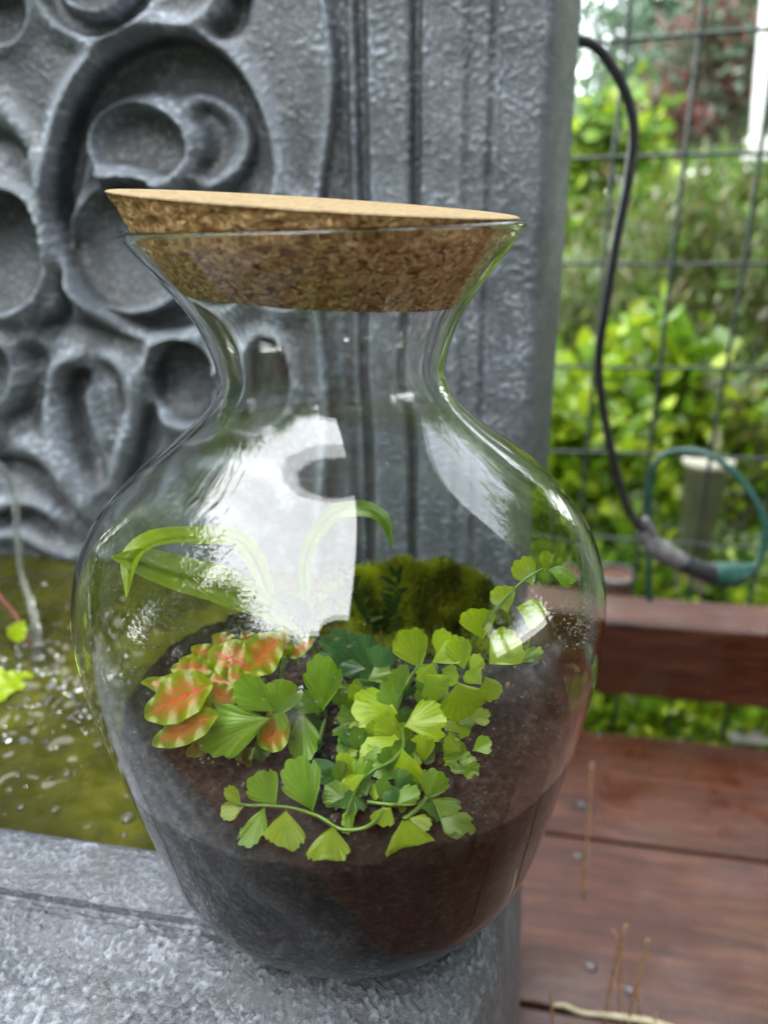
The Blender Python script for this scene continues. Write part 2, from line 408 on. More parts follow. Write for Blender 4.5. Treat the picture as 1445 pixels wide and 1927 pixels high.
PW = PW + (hh + lump)[..., None] * DN
edge = W0[None] + U1 * DX + vs[:, None] * ZU
side1 = edge - DN * 0.004 + DX * 0.006
side2 = edge - DN * 0.058 + DX * 0.0245
back = edge - DN * 0.062 + DX * (U0 - U1)
allv = np.concatenate([PW, side1[None], side2[None], back[None]], 0)
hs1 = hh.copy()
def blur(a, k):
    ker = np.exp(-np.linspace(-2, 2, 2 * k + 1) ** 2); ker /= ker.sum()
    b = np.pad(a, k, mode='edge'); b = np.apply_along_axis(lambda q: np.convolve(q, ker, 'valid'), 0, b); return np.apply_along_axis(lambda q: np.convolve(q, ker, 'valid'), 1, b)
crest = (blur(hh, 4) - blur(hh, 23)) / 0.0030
paint = np.clip(1.0 + 0.85 * crest, 0.45, 2.0) * (0.85 + 1.5 * pale)  # crests drybrushed pale; hollows darkened in the colour to strengthen the shading
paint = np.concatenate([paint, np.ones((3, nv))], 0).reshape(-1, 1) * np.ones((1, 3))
F = gridfaces(nu + 3, nv)[:, ::-1]
fountain = thing('garden_fountain', 'grey cast stone wall fountain with scrolled relief panel above a basin of green water', 'fountain', (0, 0.5, -0.5))
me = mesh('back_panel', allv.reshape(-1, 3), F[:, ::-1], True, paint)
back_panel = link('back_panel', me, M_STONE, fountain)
bx = W0 + DX * (U0 + U1 + .02) / 2 - DN * 0.03
link('panel_base', box(bx + np.array([0, 0, -0.32]), DX * (U1 - U0 + .03) / 2, DN * 0.027, ZU * 0.20, 'panel_base', 0.004), M_STONE_SIDE, fountain)
link('panel_top', box(bx + np.array([0, 0, 0.72]), DX * (U1 - U0 + .05) / 2, DN * 0.045, ZU * 0.055, 'panel_top', 0.01), M_STONE_SIDE, fountain)

# basin rim: a profile swept along the inner edge and round the corner
C0 = onz(283, 1590, 0)[:2] + DX[:2] * 0.062
path = []
for s in np.concatenate([np.linspace(-0.75, -.3, 40), np.linspace(-.298, 0, 230)]): path.append((C0 + DX[:2] * s, DN[:2], 1.0, s))
for a in np.linspace(0, 90, 161)[1:]:
    n = DN[:2] * math.cos(R(a)) + DX[:2] * math.sin(R(a)); path.append((C0, n, 1 - a / 60 if a < 60 else 0.0, a * 0.0005))
for s in np.linspace(0, 0.42, 50)[1:]: path.append((C0 - DN[:2] * s, DX[:2], 0.0, 0.045 + s))
prof = [(0.0, -0.09), (0.0, -0.02), (0.0005, -0.006), (0.002, -0.0015), (0.005, 0.0), (0.012, 0.0003), (0.022, 0.0002), (0.032, 0.0), (0.0362, -0.0004), (0.0376, -0.0042), (0.0392, -0.0044), (0.0408, -0.0022),
        (0.046, -0.0010), (0.052, -0.0018), (0.058, -0.004), (0.064, -0.0085), (0.070, -0.015), (0.077, -0.021), (0.084, -0.0235), (0.091, -0.021), (0.099, -0.0175), (0.108, -0.018), (0.116, -0.024), (0.123, -0.032), (0.130, -0.045),
        (0.150, -0.08), (0.185, -0.15), (0.225, -0.25), (0.250, -0.50)]
prof0 = [(0.0, -0.09), (0.0, -0.02), (0.0005, -0.006), (0.002, -0.0015), (0.005, 0.0), (0.012, 0.0003), (0.022, 0.0002), (0.032, 0.0), (0.0365, 0.0), (0.0378, 0.0), (0.0392, 0.0), (0.0405, 0.0),
         (0.048, 0.0), (0.056, -0.0002), (0.064, -0.0004), (0.072, -0.0006), (0.080, -0.001), (0.088, -0.002), (0.095, -0.004), (0.101, -0.0065), (0.107, -0.010), (0.112, -0.015), (0.116, -0.022), (0.119, -0.032), (0.121, -0.05),
         (0.126, -0.09), (0.131, -0.16), (0.136, -0.25), (0.141, -0.50)]
def densify(pr):
    pr = np.array(pr); return np.vstack([catmull(pr[1:25], 3)])[None][0]
pa, pb = np.array(prof), np.array(prof0)
def dens(p):
    t = np.arange(len(p)); tt = np.linspace(0, len(p) - 1, (len(p) - 1) * 7 + 1); return np.stack([np.interp(tt, t, p[:, 0]), np.interp(tt, t, p[:, 1])], 1)
pa, pb = dens(pa), dens(pb)
V = []; RC = []
for (c, n, k, s) in path:
    pr = pa * k + pb * (1 - k)
    for (w, z) in pr:
        x, y = c + n * w
        if w < -1: continue
        a_, p_, g_ = grit(x * 1.55 + .3, y * 1.55, z * 1.55); p_ *= max(.15, min(1, .6 + g_ * 1.6)); rough_ = 1.0 if w > 0.040 else (0.45 if w > .004 else .2)
        if z < -.12: rough_ = .4
        V.append((x, y, z + a_ * rough_ * 1.3 + noise.noise((x * 30, y * 30, 0)) * .0008)); RC.append((0.62 + 1.45 * p_ * rough_) * (1.12 if w < .036 else 1.0))
link('basin_rim', mesh('basin_rim', V, gridfaces(len(path), len(pa))[:, ::-1], True, np.array(RC)[:, None] * np.ones((1, 3))), M_STONE_RIM, fountain)

# water in the basin
a0 = C0 - DN[:2] * -0.01
gu, gv = np.meshgrid(np.linspace(-0.75, 0.045, 330), np.linspace(-0.012, 0.42, 190), indexing='ij')
WX = C0[0] + DX[0] * gu - DN[0] * gv; WY = C0[1] + DX[1] * gu - DN[1] * gv
WZL = -0.020
drop = onz(75, 1250, WZL)
WZ = np.empty(gu.shape)
for i in range(gu.shape[0]):
    for j in range(gu.shape[1]):
        x, y = WX[i, j], WY[i, j]; r = math.hypot(x - drop[0], y - drop[1])
        amp = 0.0036 * math.exp(-(r / 0.11) ** 2) + 0.0016
        WZ[i, j] = WZL + amp * (noise.noise((x * 55, y * 55, 0)) + 0.6 * noise.noise((x * 120, y * 120, 5))) + 0.0011 * math.exp(-(r / .12) ** 2) * math.sin(r * 330)
tag(link('water', mesh('water', np.stack([WX, WY, WZ], -1).reshape(-1, 3), gridfaces(*gu.shape)), M_WATER), kind='structure')

# bubbles and foam where the stream lands
def ico(sub=2):
    bm = bmesh.new(); bmesh.ops.create_icosphere(bm, subdivisions=sub, radius=1.0)
    V = np.array([v.co[:] for v in bm.verts]); F = np.array([[v.index for v in f.verts] for f in bm.faces]); bm.free(); return V, F
IV, IF = ico(2)
def blobs(cent, rad, squash=0.7):
    cent = np.asarray(cent); rad = np.asarray(rad); n = len(cent)
    V = IV[None] * rad[:, None, None] * np.array([1, 1, squash]) + cent[:, None]
    F = IF[None] + (np.arange(n) * len(IV))[:, None, None]
    return V.reshape(-1, 3), F.reshape(-1, 3)
def m_foam():
    t = NT('bubble_foam')
    return t.set(Base_Color=(0.75, 0.77, 0.74), Roughness=0.05, IOR=1.33, Transmission_Weight=0.96, Specular_IOR_Level=0.8)
M_FOAM = m_foam()
cs, rs = [], []
for k in range(300):
    px, py = random.gauss(95, 70), random.gauss(1290, 70)
    if py > 1500 or px > 260: continue
    p = onz(px, py, WZL); cs.append(p + np.array([0, 0, 0.0008])); rs.append(random.choice([0.0008, 0.0013, 0.002, 0.003]))
tag(link('foam', mesh('foam', *blobs(cs, rs)), M_FOAM), 'white bubbly foam where the stream falls into green water', 'foam', kind='stuff')
BUB = {(105, 1525): 'clear bubble near the stone rim, second from the left edge', (40, 1520): 'clear bubble near the stone rim at the left edge', (240, 1540): 'largest clear bubble, between the jar and the rim', (235, 1572): 'clear bubble right below the largest one, touching the rim',
       (55, 1395): 'upper clear bubble below the foam', (35, 1460): 'clear bubble midway between foam and rim, at the left edge', (95, 1465): 'small clear bubble midway between foam and rim'}
for (px, py, r) in ((105, 1525, 6), (40, 1520, 5), (240, 1540, 9), (235, 1572, 5), (55, 1395, 6), (35, 1460, 5), (95, 1465, 4)):
    p = onz(px, py, WZL); v, f = blobs([p], [r * 0.0005], 0.6)
    tag(link('water_bubble', mesh('water_bubble', v, f), M_FOAM), BUB[(px, py)], 'bubble', group='bubbles on the basin water')
# falling stream
s0 = wallpt(-40, 700) + DN * 0.10
P = [s0, atY(5, 880, 0.60), atY(38, 1060, 0.57), atY(62, 1160, 0.54), drop]
v, f = tube(P, [0.0015, 0.0022, 0.0028, 0.0034, 0.006], 12, 14)
v = np.array(v); v += np.array([[noise.noise(Vector(q) * 90) * 0.0018, 0, 0] for q in v])
tag(link('water_stream', mesh('water_stream', v, f), M_FOAM), 'thin pale stream of water falling into the basin at the left edge', 'water stream')

# ------------------------------------------------------------------ the jar
JX, JY, LEAN = -0.0166, 0.29, -0.0115
ZR = 0.2943
zf = np.array([0, .03, .08, .15, .24, .34, .45, .54, .62, .69, .75, .80, .85]) * 0.2977; zf = np.concatenate([zf, [.2665, .2804, ZR]])
Rk = np.array([.066, .0775, .0880, .0940, .0998, .1056, .1103, .1094, .0999, .0794, .0561, .0448, .0457, .0515, .0617, .0719])
def spline(zk, Rk):
    n = len(zk); h = np.diff(zk); A = np.eye(n); b = np.zeros(n)
    for i in range(1, n - 1):
        A[i, i - 1] = h[i - 1]; A[i, i] = 2 * (h[i - 1] + h[i]); A[i, i + 1] = h[i]; b[i] = 3 * ((Rk[i + 1] - Rk[i]) / h[i] - (Rk[i] - Rk[i - 1]) / h[i - 1])
    c = np.linalg.solve(A, b)
    def f(z):
        z = np.clip(np.asarray(z, float), 0, zk[-1]); i = np.clip(np.searchsorted(zk, z) - 1, 0, n - 2); dx = z - zk[i]
        B = (Rk[i + 1] - Rk[i]) / h[i] - h[i] * (2 * c[i] + c[i + 1]) / 3; D = (c[i + 1] - c[i]) / (3 * h[i])
        return Rk[i] + B * dx + c[i] * dx ** 2 + D * dx ** 3
    return f
Rout = spline(zf, Rk)
TG = 0.0024
def rin(z): return Rout(z) - TG * (1 + 0.6 * np.exp(-(np.asarray(z) / 0.02) ** 2))
Z_BASE = 0.0015
def lathe(prof, seg=160):
    prof = np.array(prof); a = np.arange(seg) * 2 * math.pi / seg
    V = np.stack([np.cos(a)[:, None] * prof[None, :, 0] + JX + LEAN * prof[None, :, 1], np.sin(a)[:, None] * prof[None, :, 0] + JY + 0 * prof[None, :, 1], np.broadcast_to(prof[None, :, 1], (seg, len(prof)))], -1)
    V = V.reshape(-1, 3).copy(); V[:, 2] += 0.0139 * (V[:, 0] - JX) * (V[:, 2] / ZR) ** 4
    return V, gridfaces(seg, len(prof), True)
zs = np.concatenate([np.linspace(0.0035, 0.02, 8), np.linspace(0.025, ZR - 0.001, 90)])
outer = [(0.0001, 0.0030), (0.03, 0.0026), (0.052, 0.0014), (0.060, Z_BASE)] + [(0.0645, Z_BASE + 0.0002), (0.0675, 0.0022)] + [(float(Rout(z)), z) for z in zs if z > 0.0036]
rimR = float(Rout(ZR))
lip = [(rimR + 0.0004, ZR), (rimR + 0.0003, ZR + 0.0012), (rimR - 0.0008, ZR + 0.0019), (rimR - 0.0020, ZR + 0.0014), (rimR - 0.0026, ZR + 0.0002)]
inner = [(float(rin(z)), z) for z in zs[::-1] if z > 0.0085]
innb = [(0.066, 0.0072), (0.060, 0.0060), (0.04, 0.0058), (0.0001, 0.0062)]
v, f = lathe(outer + lip + inner + innb)
jar = link('glass_jar', mesh('glass_jar', v, f), M_GLASS)
tag(jar, 'large clear glass jar with flared mouth, standing on the corner of the stone basin rim', 'jar')

def inside(P, gap=0.0006):
    """keep points inside the inner wall of the jar"""
    P = np.array(P, float); z = P[:, 2]; ax = JX + LEAN * z
    dx, dy = P[:, 0] - ax, P[:, 1] - JY; r = np.hypot(dx, dy) + 1e-9
    lim = np.where(z < ZR, rin(z) - gap, 1.0); k = np.minimum(1, lim / r)
    P[:, 0] = ax + dx * k; P[:, 1] = JY + dy * k; P[:, 2] = np.maximum(P[:, 2], 0.008); return P

# cork stopper
def cork():
    seg = 220; tl, tr = atY(217, 358, JY), atY(974, 409, JY); bl, br = atY(322, 534, JY), atY(886, 564, JY)
    ct, cb = (tl + tr) / 2, (bl + br) / 2; rt, rb = np.linalg.norm(tr - tl) / 2, np.linalg.norm(br - bl) / 2
    ex = (tr - tl) / np.linalg.norm(tr - tl); ey = atY(600, 365, JY + rt) - atY(600, 385, JY - rt); ey -= ex * np.dot(ex, ey); ey /= np.linalg.norm(ey); ez = np.cross(ex, ey)
    eyb = np.array([0, 1.0, 0]); exb = (br - bl) / np.linalg.norm(br - bl)
    V = []; prof = []
    for k in np.linspace(0, 1, 26): prof.append((1, k))
    rings = []
    for r in (0.0, 0.3, 0.6, 0.85): rings.append(('b', r))
    for k in np.linspace(0, 1, 30): rings.append(('s', k))
    for r in (0.997, 0.985, 0.95, 0.8, 0.6, 0.4, 0.2, 0.0): rings.append(('t', r))
    for kind, k in rings:
        for i in range(seg):
            a = 2 * math.pi * i / seg; e = ex * math.cos(a) + ey * math.sin(a)
            eb = exb * math.cos(a) + eyb * math.sin(a)
            if kind == 'b': p = cb + eb * rb * max(k, 1e-3)
            elif kind == 't': p = ct + e * rt * max(k, 1e-3) + ez * (0.0005 if k < 0.99 else 0.0002)
            else: p = (cb + eb * rb) * (1 - k) + (ct + e * rt) * k
            if kind == 's':
                q = noise.noise(Vector(p) * 520) * 0.0013 + noise.noise(Vector(p) * 200) * 0.0007
                p = p + e * q - e * 0.0009
                if k < .04: p = p + ez * noise.noise(Vector(p) * 300) * 0.0006
            V.append(p)
    V = inside(np.array(V), 0.0011)
    n = len(rings); i, j = np.meshgrid(np.arange(n - 1), np.arange(seg), indexing='ij')
    F = np.stack([i * seg + j, i * seg + (j + 1) % seg, (i + 1) * seg + (j + 1) % seg, (i + 1) * seg + j], -1)
    me = mesh('cork_stopper', V, F.reshape(-1, 4))
    o = link('cork_stopper', me, M_CORK); me.materials.append(M_CORKTOP)
    nt = 34 * seg
    idx = np.zeros(len(me.polygons), dtype=np.int32); idx[(33) * seg:] = 1
    me.polygons.foreach_set('material_index', idx); return o
tag(cork(), 'thick tapered cork stopper sitting slightly tilted in the mouth of the glass jar', 'cork stopper')

# soil
def soilz(x, y):
    return 0.099 - 0.05 * (y - 0.19) + 0.027 * math.exp(-(((x - 0.016) / 0.055) ** 4 + ((y - 0.362) / 0.024) ** 2)) * (1 + .25 * noise.noise((x * 60, y * 60, 8))) + 0.003 * noise.noise((x * 38, y * 38, 0)) + 0.0022 * noise.noise((x * 150, y * 150, 4)) + 0.0014 * noise.noise((x * 420, y * 420, 4))
seg = 360; V = []; rows = 0
for z in [0.0074] + list(np.linspace(0.012, 0.088, 24)):
    r = float(rin(z)) + 0.0006 if z > 0.008 else 0.058
    for i in range(seg):
        a = 2 * math.pi * i / seg; V.append((JX + LEAN * z + r * math.cos(a), JY + r * math.sin(a), z))
    rows += 1
for q in np.linspace(1, 0.001, 110):
    for i in range(seg):
        a = 2 * math.pi * i / seg; r = float(rin(0.095)) - 0.0005
        x, y = JX + LEAN * .095 + q * r * math.cos(a), JY + q * r * math.sin(a); z = soilz(x, y)
        rr = (float(rin(z)) + 0.0006) * q; V.append((JX + LEAN * z + rr * math.cos(a), JY + rr * math.sin(a), z))
    rows += 1
i, j = np.meshgrid(np.arange(rows - 1), np.arange(seg), indexing='ij')
F = np.stack([i * seg + j, i * seg + (j + 1) % seg, (i + 1) * seg + (j + 1) % seg, (i + 1) * seg + j], -1).reshape(-1, 4)
tag(link('soil', mesh('soil', V, F), M_SOIL), 'dark brown potting soil filling the lower third of the glass jar', 'soil', kind='stuff')

# ------------------------------------------------------------------ plants in the jar
CAMP = np.array([0, 0, H])
def leaf_frame(B, T, roll=0.0, upb=0.35):
    ax = T - B; L = np.linalg.norm(ax); ax = ax / L
    n = CAMP - B; n = n / np.linalg.norm(n) + np.array([0, 0, upb]); n = n - ax * np.dot(n, ax); n /= np.linalg.norm(n)
    s = np.cross(ax, n); c_, s_ = math.cos(R(roll)), math.sin(R(roll)); n2 = n * c_ + s * s_; s2 = np.cross(ax, n2)
    return ax, s2, n2, L
def fan_leaf(B, T, wide=1.0, roll=0, lobes=3, seed=0, cup=0.45):
    """rounded wedge shaped fern leaflet with a scalloped outer edge; returns verts, faces and shade"""
    rs = random.Random(seed); ax, sd, n, L = leaf_frame(B, T, roll)
    nr, na = 10, 45; V = []; sh = []
    ph = rs.uniform(-.3, .3); notch = [rs.uniform(-.12, .12) + k for k in ([-.42, .42] if lobes == 3 else [-.75, .1])]; nd = .11 if lobes == 3 else .04
    bend = rs.uniform(-.1, .45); tw = rs.uniform(-.35, .35); asym = rs.uniform(-.1, .1)
    for i in range(nr):
        t = i / (nr - 1)
        for j in range(na):
            u = -1 + 2 * j / (na - 1)
            # outline point: a wedge that opens into a rounded end
            th = u * math.pi * 0.74
            au = abs(u); vv = max(0, (au - .68) / .32)
            if vv == 0: ox = 0.58 + 0.42 * math.cos(au / .68 * math.pi / 2); oy = 0.50 * wide * math.sin(au / .68 * math.pi / 2)
            else: ox = 0.58 * (1 - vv); oy = 0.50 * wide * (1 - vv ** 1.5) ** 1.25
            oy *= (1 if u > 0 else -1) * (1 + asym * (1 if u > 0 else -1))
            e = 1 + 0.055 * (abs(math.sin(u * 11 + ph)) - .6) * max(0, min(1, (.85 - abs(u)) * 5))
            for q in notch: e *= 1 - nd * math.exp(-((u - q) / 0.05) ** 2)
            a = t * ox * e * L; b = t * oy * e * L * (0.55 + .45 * t)
            rel = a / L
            z = -cup * 1.3 * b * b / L + -bend * L * rel * rel * 0.6 + tw * b * rel * 0.9 + (0.035 * math.sin(u * 8 + ph) + .008 * math.sin(u * 40)) * L * t * t
            V.append(B + ax * a + sd * b + n * z)
            sh.append(0.90 + 0.09 * math.cos(u * 34) * t + 0.05 * rs.random() + .10 * t * t)
    return np.array(V), gridfaces(nr, na), np.array(sh)
def oval_leaf(B, T, wide=0.62, roll=0, serr=0.0, lobe=0.0, cup=0.25, droop=0.25, nl=21, nw=15, upb=0.35):
    ax, sd, n, L = leaf_frame(B, T, roll, upb); V = []; uv = []
    for i in range(nl):
        s = i / (nl - 1); w = math.sin(math.pi * min(1, s ** 0.8 * 0.985 + 0.01)) ** 0.72 * wide * L / 2
        w *= 1 + serr * (0.5 - ((s * 9) % 1)) + lobe * math.sin(s * 21)
        for j in range(nw):
            u = -1 + 2 * j / (nw - 1)
            V.append(B + ax * (s * L - abs(u) * 0.0) + sd * w * u + n * (cup * w * abs(u) ** 1.3 * 0.6 - droop * L * (s - .1) ** 2 + 0.03 * L * math.sin(s * 22) * abs(u)))
            uv.append((s, u))
    return np.array(V), gridfaces(nl, nw), np.array(uv)
def lift(P):
    P = np.array(P)
    for q in P:
        z = soilz(q[0], q[1]) + 0.0006
        if q[2] < z: q[2] = z
    return inside(P)
LIME = np.array([0.40, 0.56, 0.016]); MID = np.array([0.19, 0.34, 0.020]); DARK = np.array([0.05, 0.125, 0.02]); BLUE = np.array([0.055, 0.15, 0.042])
def over_soil(px, py, Y):
    """the point at depth Y on the sight line, pulled forward until it clears the soil"""
    p = atY(px, py, Y)
    while p[2] < soilz(p[0], p[1]) + 0.003 and Y > .17: Y -= .001; p = atY(px, py, Y)
    return p
def add_leaflet(parent, b, t, Y, colr, wide=1.0, roll=0, lobes=3, dY=0.0, cup=0.45):
    B = over_soil(*b, Y); T = over_soil(*t, min(Y, B[1] + .002) + dY); T = B + (T - B) * 1.03
    sd = int(b[0] * 7 + b[1] * 13 + t[0])
    V, F, sh = fan_leaf(B, T, wide, roll, lobes, sd, cup)
    return link('leaflet', mesh('leaflet', lift(V), F, True, colr[None] * sh[:, None] * random.Random(sd).uniform(.9, 1.1)), M_LEAF, parent)
def add_stem(parent, pts, rad=0.0008, mat=None):
    P = [over_soil(p[0], p[1], p[2]) for p in pts]; v, f = tube(P, rad, 8, 6)
    return link('stem', mesh('stem', lift(v), f), mat or M_STEM, parent)
def soil_at(px, py): return onz(px, py, 0.088)

# tall frond leaning to the right
f1 = thing('fern_frond', 'tall lime green fern frond leaning right with its curled tip highest in the jar', 'fern', tuple(atY(790, 1380, 0.285)), 'fern fronds planted in the glass jar')
add_stem(f1, [(770, 1430, .275), (800, 1370, .27), (850, 1280, .262), (893, 1205, .256), (940, 1140, .254), (985, 1095, .256), (1022, 1072, .258)], [0.0011, 0.0009, 0.0007, 0.0005])
for b, t, Y, c, w, rl, lo in (((1001, 1104), (982, 1060), .257, LIME, 1, 10, 1), ((1024, 1076), (1028, 1041), .257, LIME * .8, .7, 40, 1), ((1028, 1076), (1082, 1080), .256, MID * 1.2, 1.0, -30, 3),
        ((953, 1155), (948, 1112), .254, LIME, 1.05, 20, 1), ((970, 1146), (1024, 1160), .252, LIME * 1.05, .95, -15, 1), ((906, 1206), (902, 1152), .254, LIME, 1.1, 15, 1),
        ((920, 1252), (962, 1200), .247, LIME, 1.1, -10, 1), ((973, 1248), (1020, 1226), .262, MID * 1.3, .5, 20, 3), ((885, 1270), (903, 1240), .25, LIME, .8, 0, 1), ((872, 1262), (864, 1208), .252, LIME, .8, 10, 1),
        ((905, 1290), (885, 1262), .25, LIME, 1, 0, 1), ((912, 1275), (933, 1318), .25, LIME * .9, .85, 0, 1), ((858, 1285), (880, 1362), .243, LIME * 1.05, .95, 8, 1)):
    add_leaflet(f1, b, t, Y, c, w, rl, lo)
# middle crown
f2 = thing('fern_frond', 'bushy lime fern crown in the middle of the jar above the folded leaflet', 'fern', tuple(atY(760, 1420, 0.285)), 'fern fronds planted in the glass jar')
add_stem(f2, [(765, 1450, .27), (755, 1390, .26), (748, 1340, .255), (760, 1300, .255), (790, 1250, .258)], [0.0006, 0.0005])
for b, t, Y, c, w, rl, lo in (((790, 1262), (775, 1192), .26, LIME * .9, .85, 20, 3), ((825, 1250), (840, 1192), .262, LIME, .7, -20, 1), ((812, 1252), (862, 1205), .256, LIME, .8, -25, 1), ((815, 1250), (790, 1290), .255, LIME, 1.0, 0, 3),
        ((830, 1262), (862, 1282), .255, LIME * 1.05, 1, 0, 3), ((800, 1272), (838, 1318), .25, LIME, .9, 10, 3), ((748, 1345), (672, 1318), .252, LIME * 1.05, 1.05, 10, 3), ((748, 1340), (730, 1290), .255, MID * 1.3, .9, 0, 3),
        ((760, 1368), (830, 1338), .246, LIME * 1.05, 1.0, -10, 3), ((752, 1390), (716, 1352), .246, LIME, .9, 0, 1), ((755, 1395), (682, 1390), .243, LIME * 1.1, 1.1, 25, 1), ((740, 1415), (680, 1440), .241, LIME * 1.05, .8, -30, 1),
        ((820, 1375), (845, 1405), .262, DARK * 1.2, 1.1, 0, 3), ((815, 1390), (770, 1420), .266, MID * .8, 1.2, 0, 3), ((720, 1330), (700, 1375), .262, MID, 1.2, 0, 3), ((765, 1300), (745, 1262), .26, MID * 1.2, 1.1, 10, 3),
        ((700, 1400), (640, 1420), .266, MID * .9, 1.1, 0, 3), ((690, 1360), (640, 1340), .27, MID, 1.2, 10, 3), ((720, 1290), (690, 1262), .27, DARK * 1.3, 1.2, 10, 3)):
    add_leaflet(f2, b, t, Y, c, w, rl, lo)
for k in range(64):
    a = random.uniform(0, 6.28); q = math.sqrt(random.random()); px, py = 745 + 150 * q * math.cos(a), 1385 + 135 * q * math.sin(a)
    an = random.uniform(0, 6.28); L = random.uniform(26, 44); add_leaflet(f2, (px, py), (px + L * math.cos(an), py + L * math.sin(an)), random.uniform(.262, .285), random.choice([LIME * .8, MID * .9, MID * 1.2, DARK * 1.6]), random.uniform(.8, 1.2), random.uniform(-40, 40), random.choice([1, 3, 3]))
# arching sprig in front
f3 = thing('fern_frond', 'thin arching lime fern sprig with a folded teardrop leaflet, closest to the glass', 'fern', tuple(atY(755, 1500, 0.25)), 'fern fronds planted in the glass jar')
add_stem(f3, [(757, 1370, .245), (758, 1405, .232), (735, 1432, .226), (700, 1450, .222), (672, 1480, .219), (650, 1530, .217)], [0.0008, 0.0005])
for b, t, Y, c, w, rl, lo in (((756, 1408), (772, 1486), .228, LIME * 1.12, .72, 12, 1), ((688, 1455), (638, 1476), .220, LIME * 1.1, .6, 20, 1), ((668, 1490), (643, 1548), .217, MID * 1.3, .35, 40, 1)):
    add_leaflet(f3, b, t, Y, c, w, rl, lo)
# low frond front left
f4 = thing('fern_frond', 'low pale green fern frond spreading left across the bare soil', 'fern', tuple(atY(645, 1570, 0.24)), 'fern fronds planted in the glass jar')
add_stem(f4, [(735, 1490, .235), (700, 1545, .222), (645, 1556, .219), (600, 1532, .216), (555, 1518, .215), (505, 1512, .216), (470, 1512, .219), (445, 1508, .221)], [0.0008, 0.0005])
for b, t, Y, c, w, rl, lo in (((462, 1512), (418, 1520), .220, LIME * .8, 1.1, 20, 3), ((520, 1512), (478, 1456), .217, MID * 1.4, .85, -10, 3), ((588, 1522), (560, 1440), .216, MID * 1.5, .78, 0, 3),
        ((500, 1516), (462, 1582), .215, MID * 1.35, .7, 30, 3), ((540, 1522), (536, 1584), .213, LIME * .9, .85, 0, 3), ((628, 1550), (618, 1612), .209, LIME * .9, 1.0, 0, 3), ((455, 1510), (430, 1478), .221, LIME * .8, .6, 0, 1)):
    add_leaflet(f4, b, t, Y, c, w, rl, lo)
# low frond front right
f5 = thing('fern_frond', 'drooping fern frond front right with the largest leaflet touching the soil', 'fern', tuple(atY(800, 1520, 0.25)), 'fern fronds planted in the glass jar')
add_stem(f5, [(800, 1450, .25), (770, 1490, .238), (745, 1510, .232), (690, 1505, .232)], [0.0011, 0.0007]); add_stem(f5, [(810, 1450, .25), (800, 1500, .238), (770, 1530, .224), (758, 1536, .218)], [0.0011, 0.0007])
for b, t, Y, c, w, rl, lo in (((735, 1515), (712, 1545), .230, LIME * .8, 1.1, 10, 3), ((745, 1512), (782, 1482), .232, MID * 1.2, .8, 0, 3), ((742, 1510), (765, 1512), .228, MID * 1.3, 1, 0, 3), ((762, 1532), (782, 1622), .212, LIME * .95, .72, 5, 3), ((768, 1534), (806, 1548), .214, LIME * .85, .8, -10, 3),
        ((800, 1500), (818, 1452), .24, MID * 1.1, 1, 0, 3), ((806, 1500), (840, 1528), .236, MID * .95, 1.25, 0, 3), ((825, 1535), (882, 1562), .236, MID * .85, 1.1, 0, 3), ((790, 1480), (835, 1470), .246, MID * .9, 1.1, 0, 3)):
    add_leaflet(f5, b, t, Y, c, w, rl, lo)
B, T = atY(848, 1388, .245), atY(892, 1534, .226)
V, F, uvv = oval_leaf(B, T, 0.42, -10, 0.16, 0.03, 0.2, 0.1, 61, 9)
link('serrated_leaflet', mesh('serrated_leaflet', lift(V), F, True, (MID * 1.1)[None] * (0.85 + .15 * np.cos(uvv[:, 0] * 90 + np.abs(uvv[:, 1]) * 3))[:, None]), M_LEAF, f5)
# darker blue green ferns behind
f6 = thing('fern_frond', 'dark bluish fern tips behind the lime crown, top centre of the plants', 'fern', tuple(atY(680, 1330, 0.30)), 'fern fronds planted in the glass jar')
add_stem(f6, [(700, 1380, .285), (690, 1320, .28), (680, 1285, .278)], [0.0009, 0.0006])
for b, t, Y, c, w, rl, lo in (((690, 1280), (632, 1200), .278, BLUE, .75, 10, 3), ((690, 1275), (688, 1202), .276, BLUE * 1.1, .6, 0, 3), ((690, 1262), (640, 1262), .274, BLUE, .7, 0, 3), ((705, 1270), (722, 1222), .272, BLUE * 1.5, 1.0, 0, 3),
        ((740, 1315), (745, 1268), .27, BLUE * 1.4, 1.2, 0, 3), ((700, 1290), (668, 1320), .275, MID, 1.2, 0, 3), ((680, 1330), (650, 1300), .272, MID * .8, 1.2, 0, 3), ((680, 1360), (655, 1400), .27, MID * .8, 1.3, 0, 3), ((600, 1375), (560, 1350), .272, DARK * 1.3, 1.2, 0, 3), ((610, 1400), (560, 1400), .268, DARK * 1.5, 1.2, 0, 3),
        ((640, 1440), (600, 1460), .262, DARK * 1.6, 1.2, 0, 3), ((650, 1500), (610, 1485), .256, MID * .8, 1.2, 0, 3), ((650, 1470), (690, 1480), .262, MID * .7, 1.2, 0, 3)):
    add_leaflet(f6, b, t, Y, c, w, rl, lo)
f7 = thing('fern_frond', 'mid green fern with broad lobed leaflets between the nerve plant and the lime crown', 'fern', tuple(atY(580, 1400, 0.28)), 'fern fronds planted in the glass jar')
add_stem(f7, [(600, 1400, .265), (612, 1350, .255), (608, 1335, .25)], [0.0009, 0.0006]); add_stem(f7, [(560, 1400, .255), (520, 1350, .245), (515, 1340, .24)], [0.0009, 0.0006])
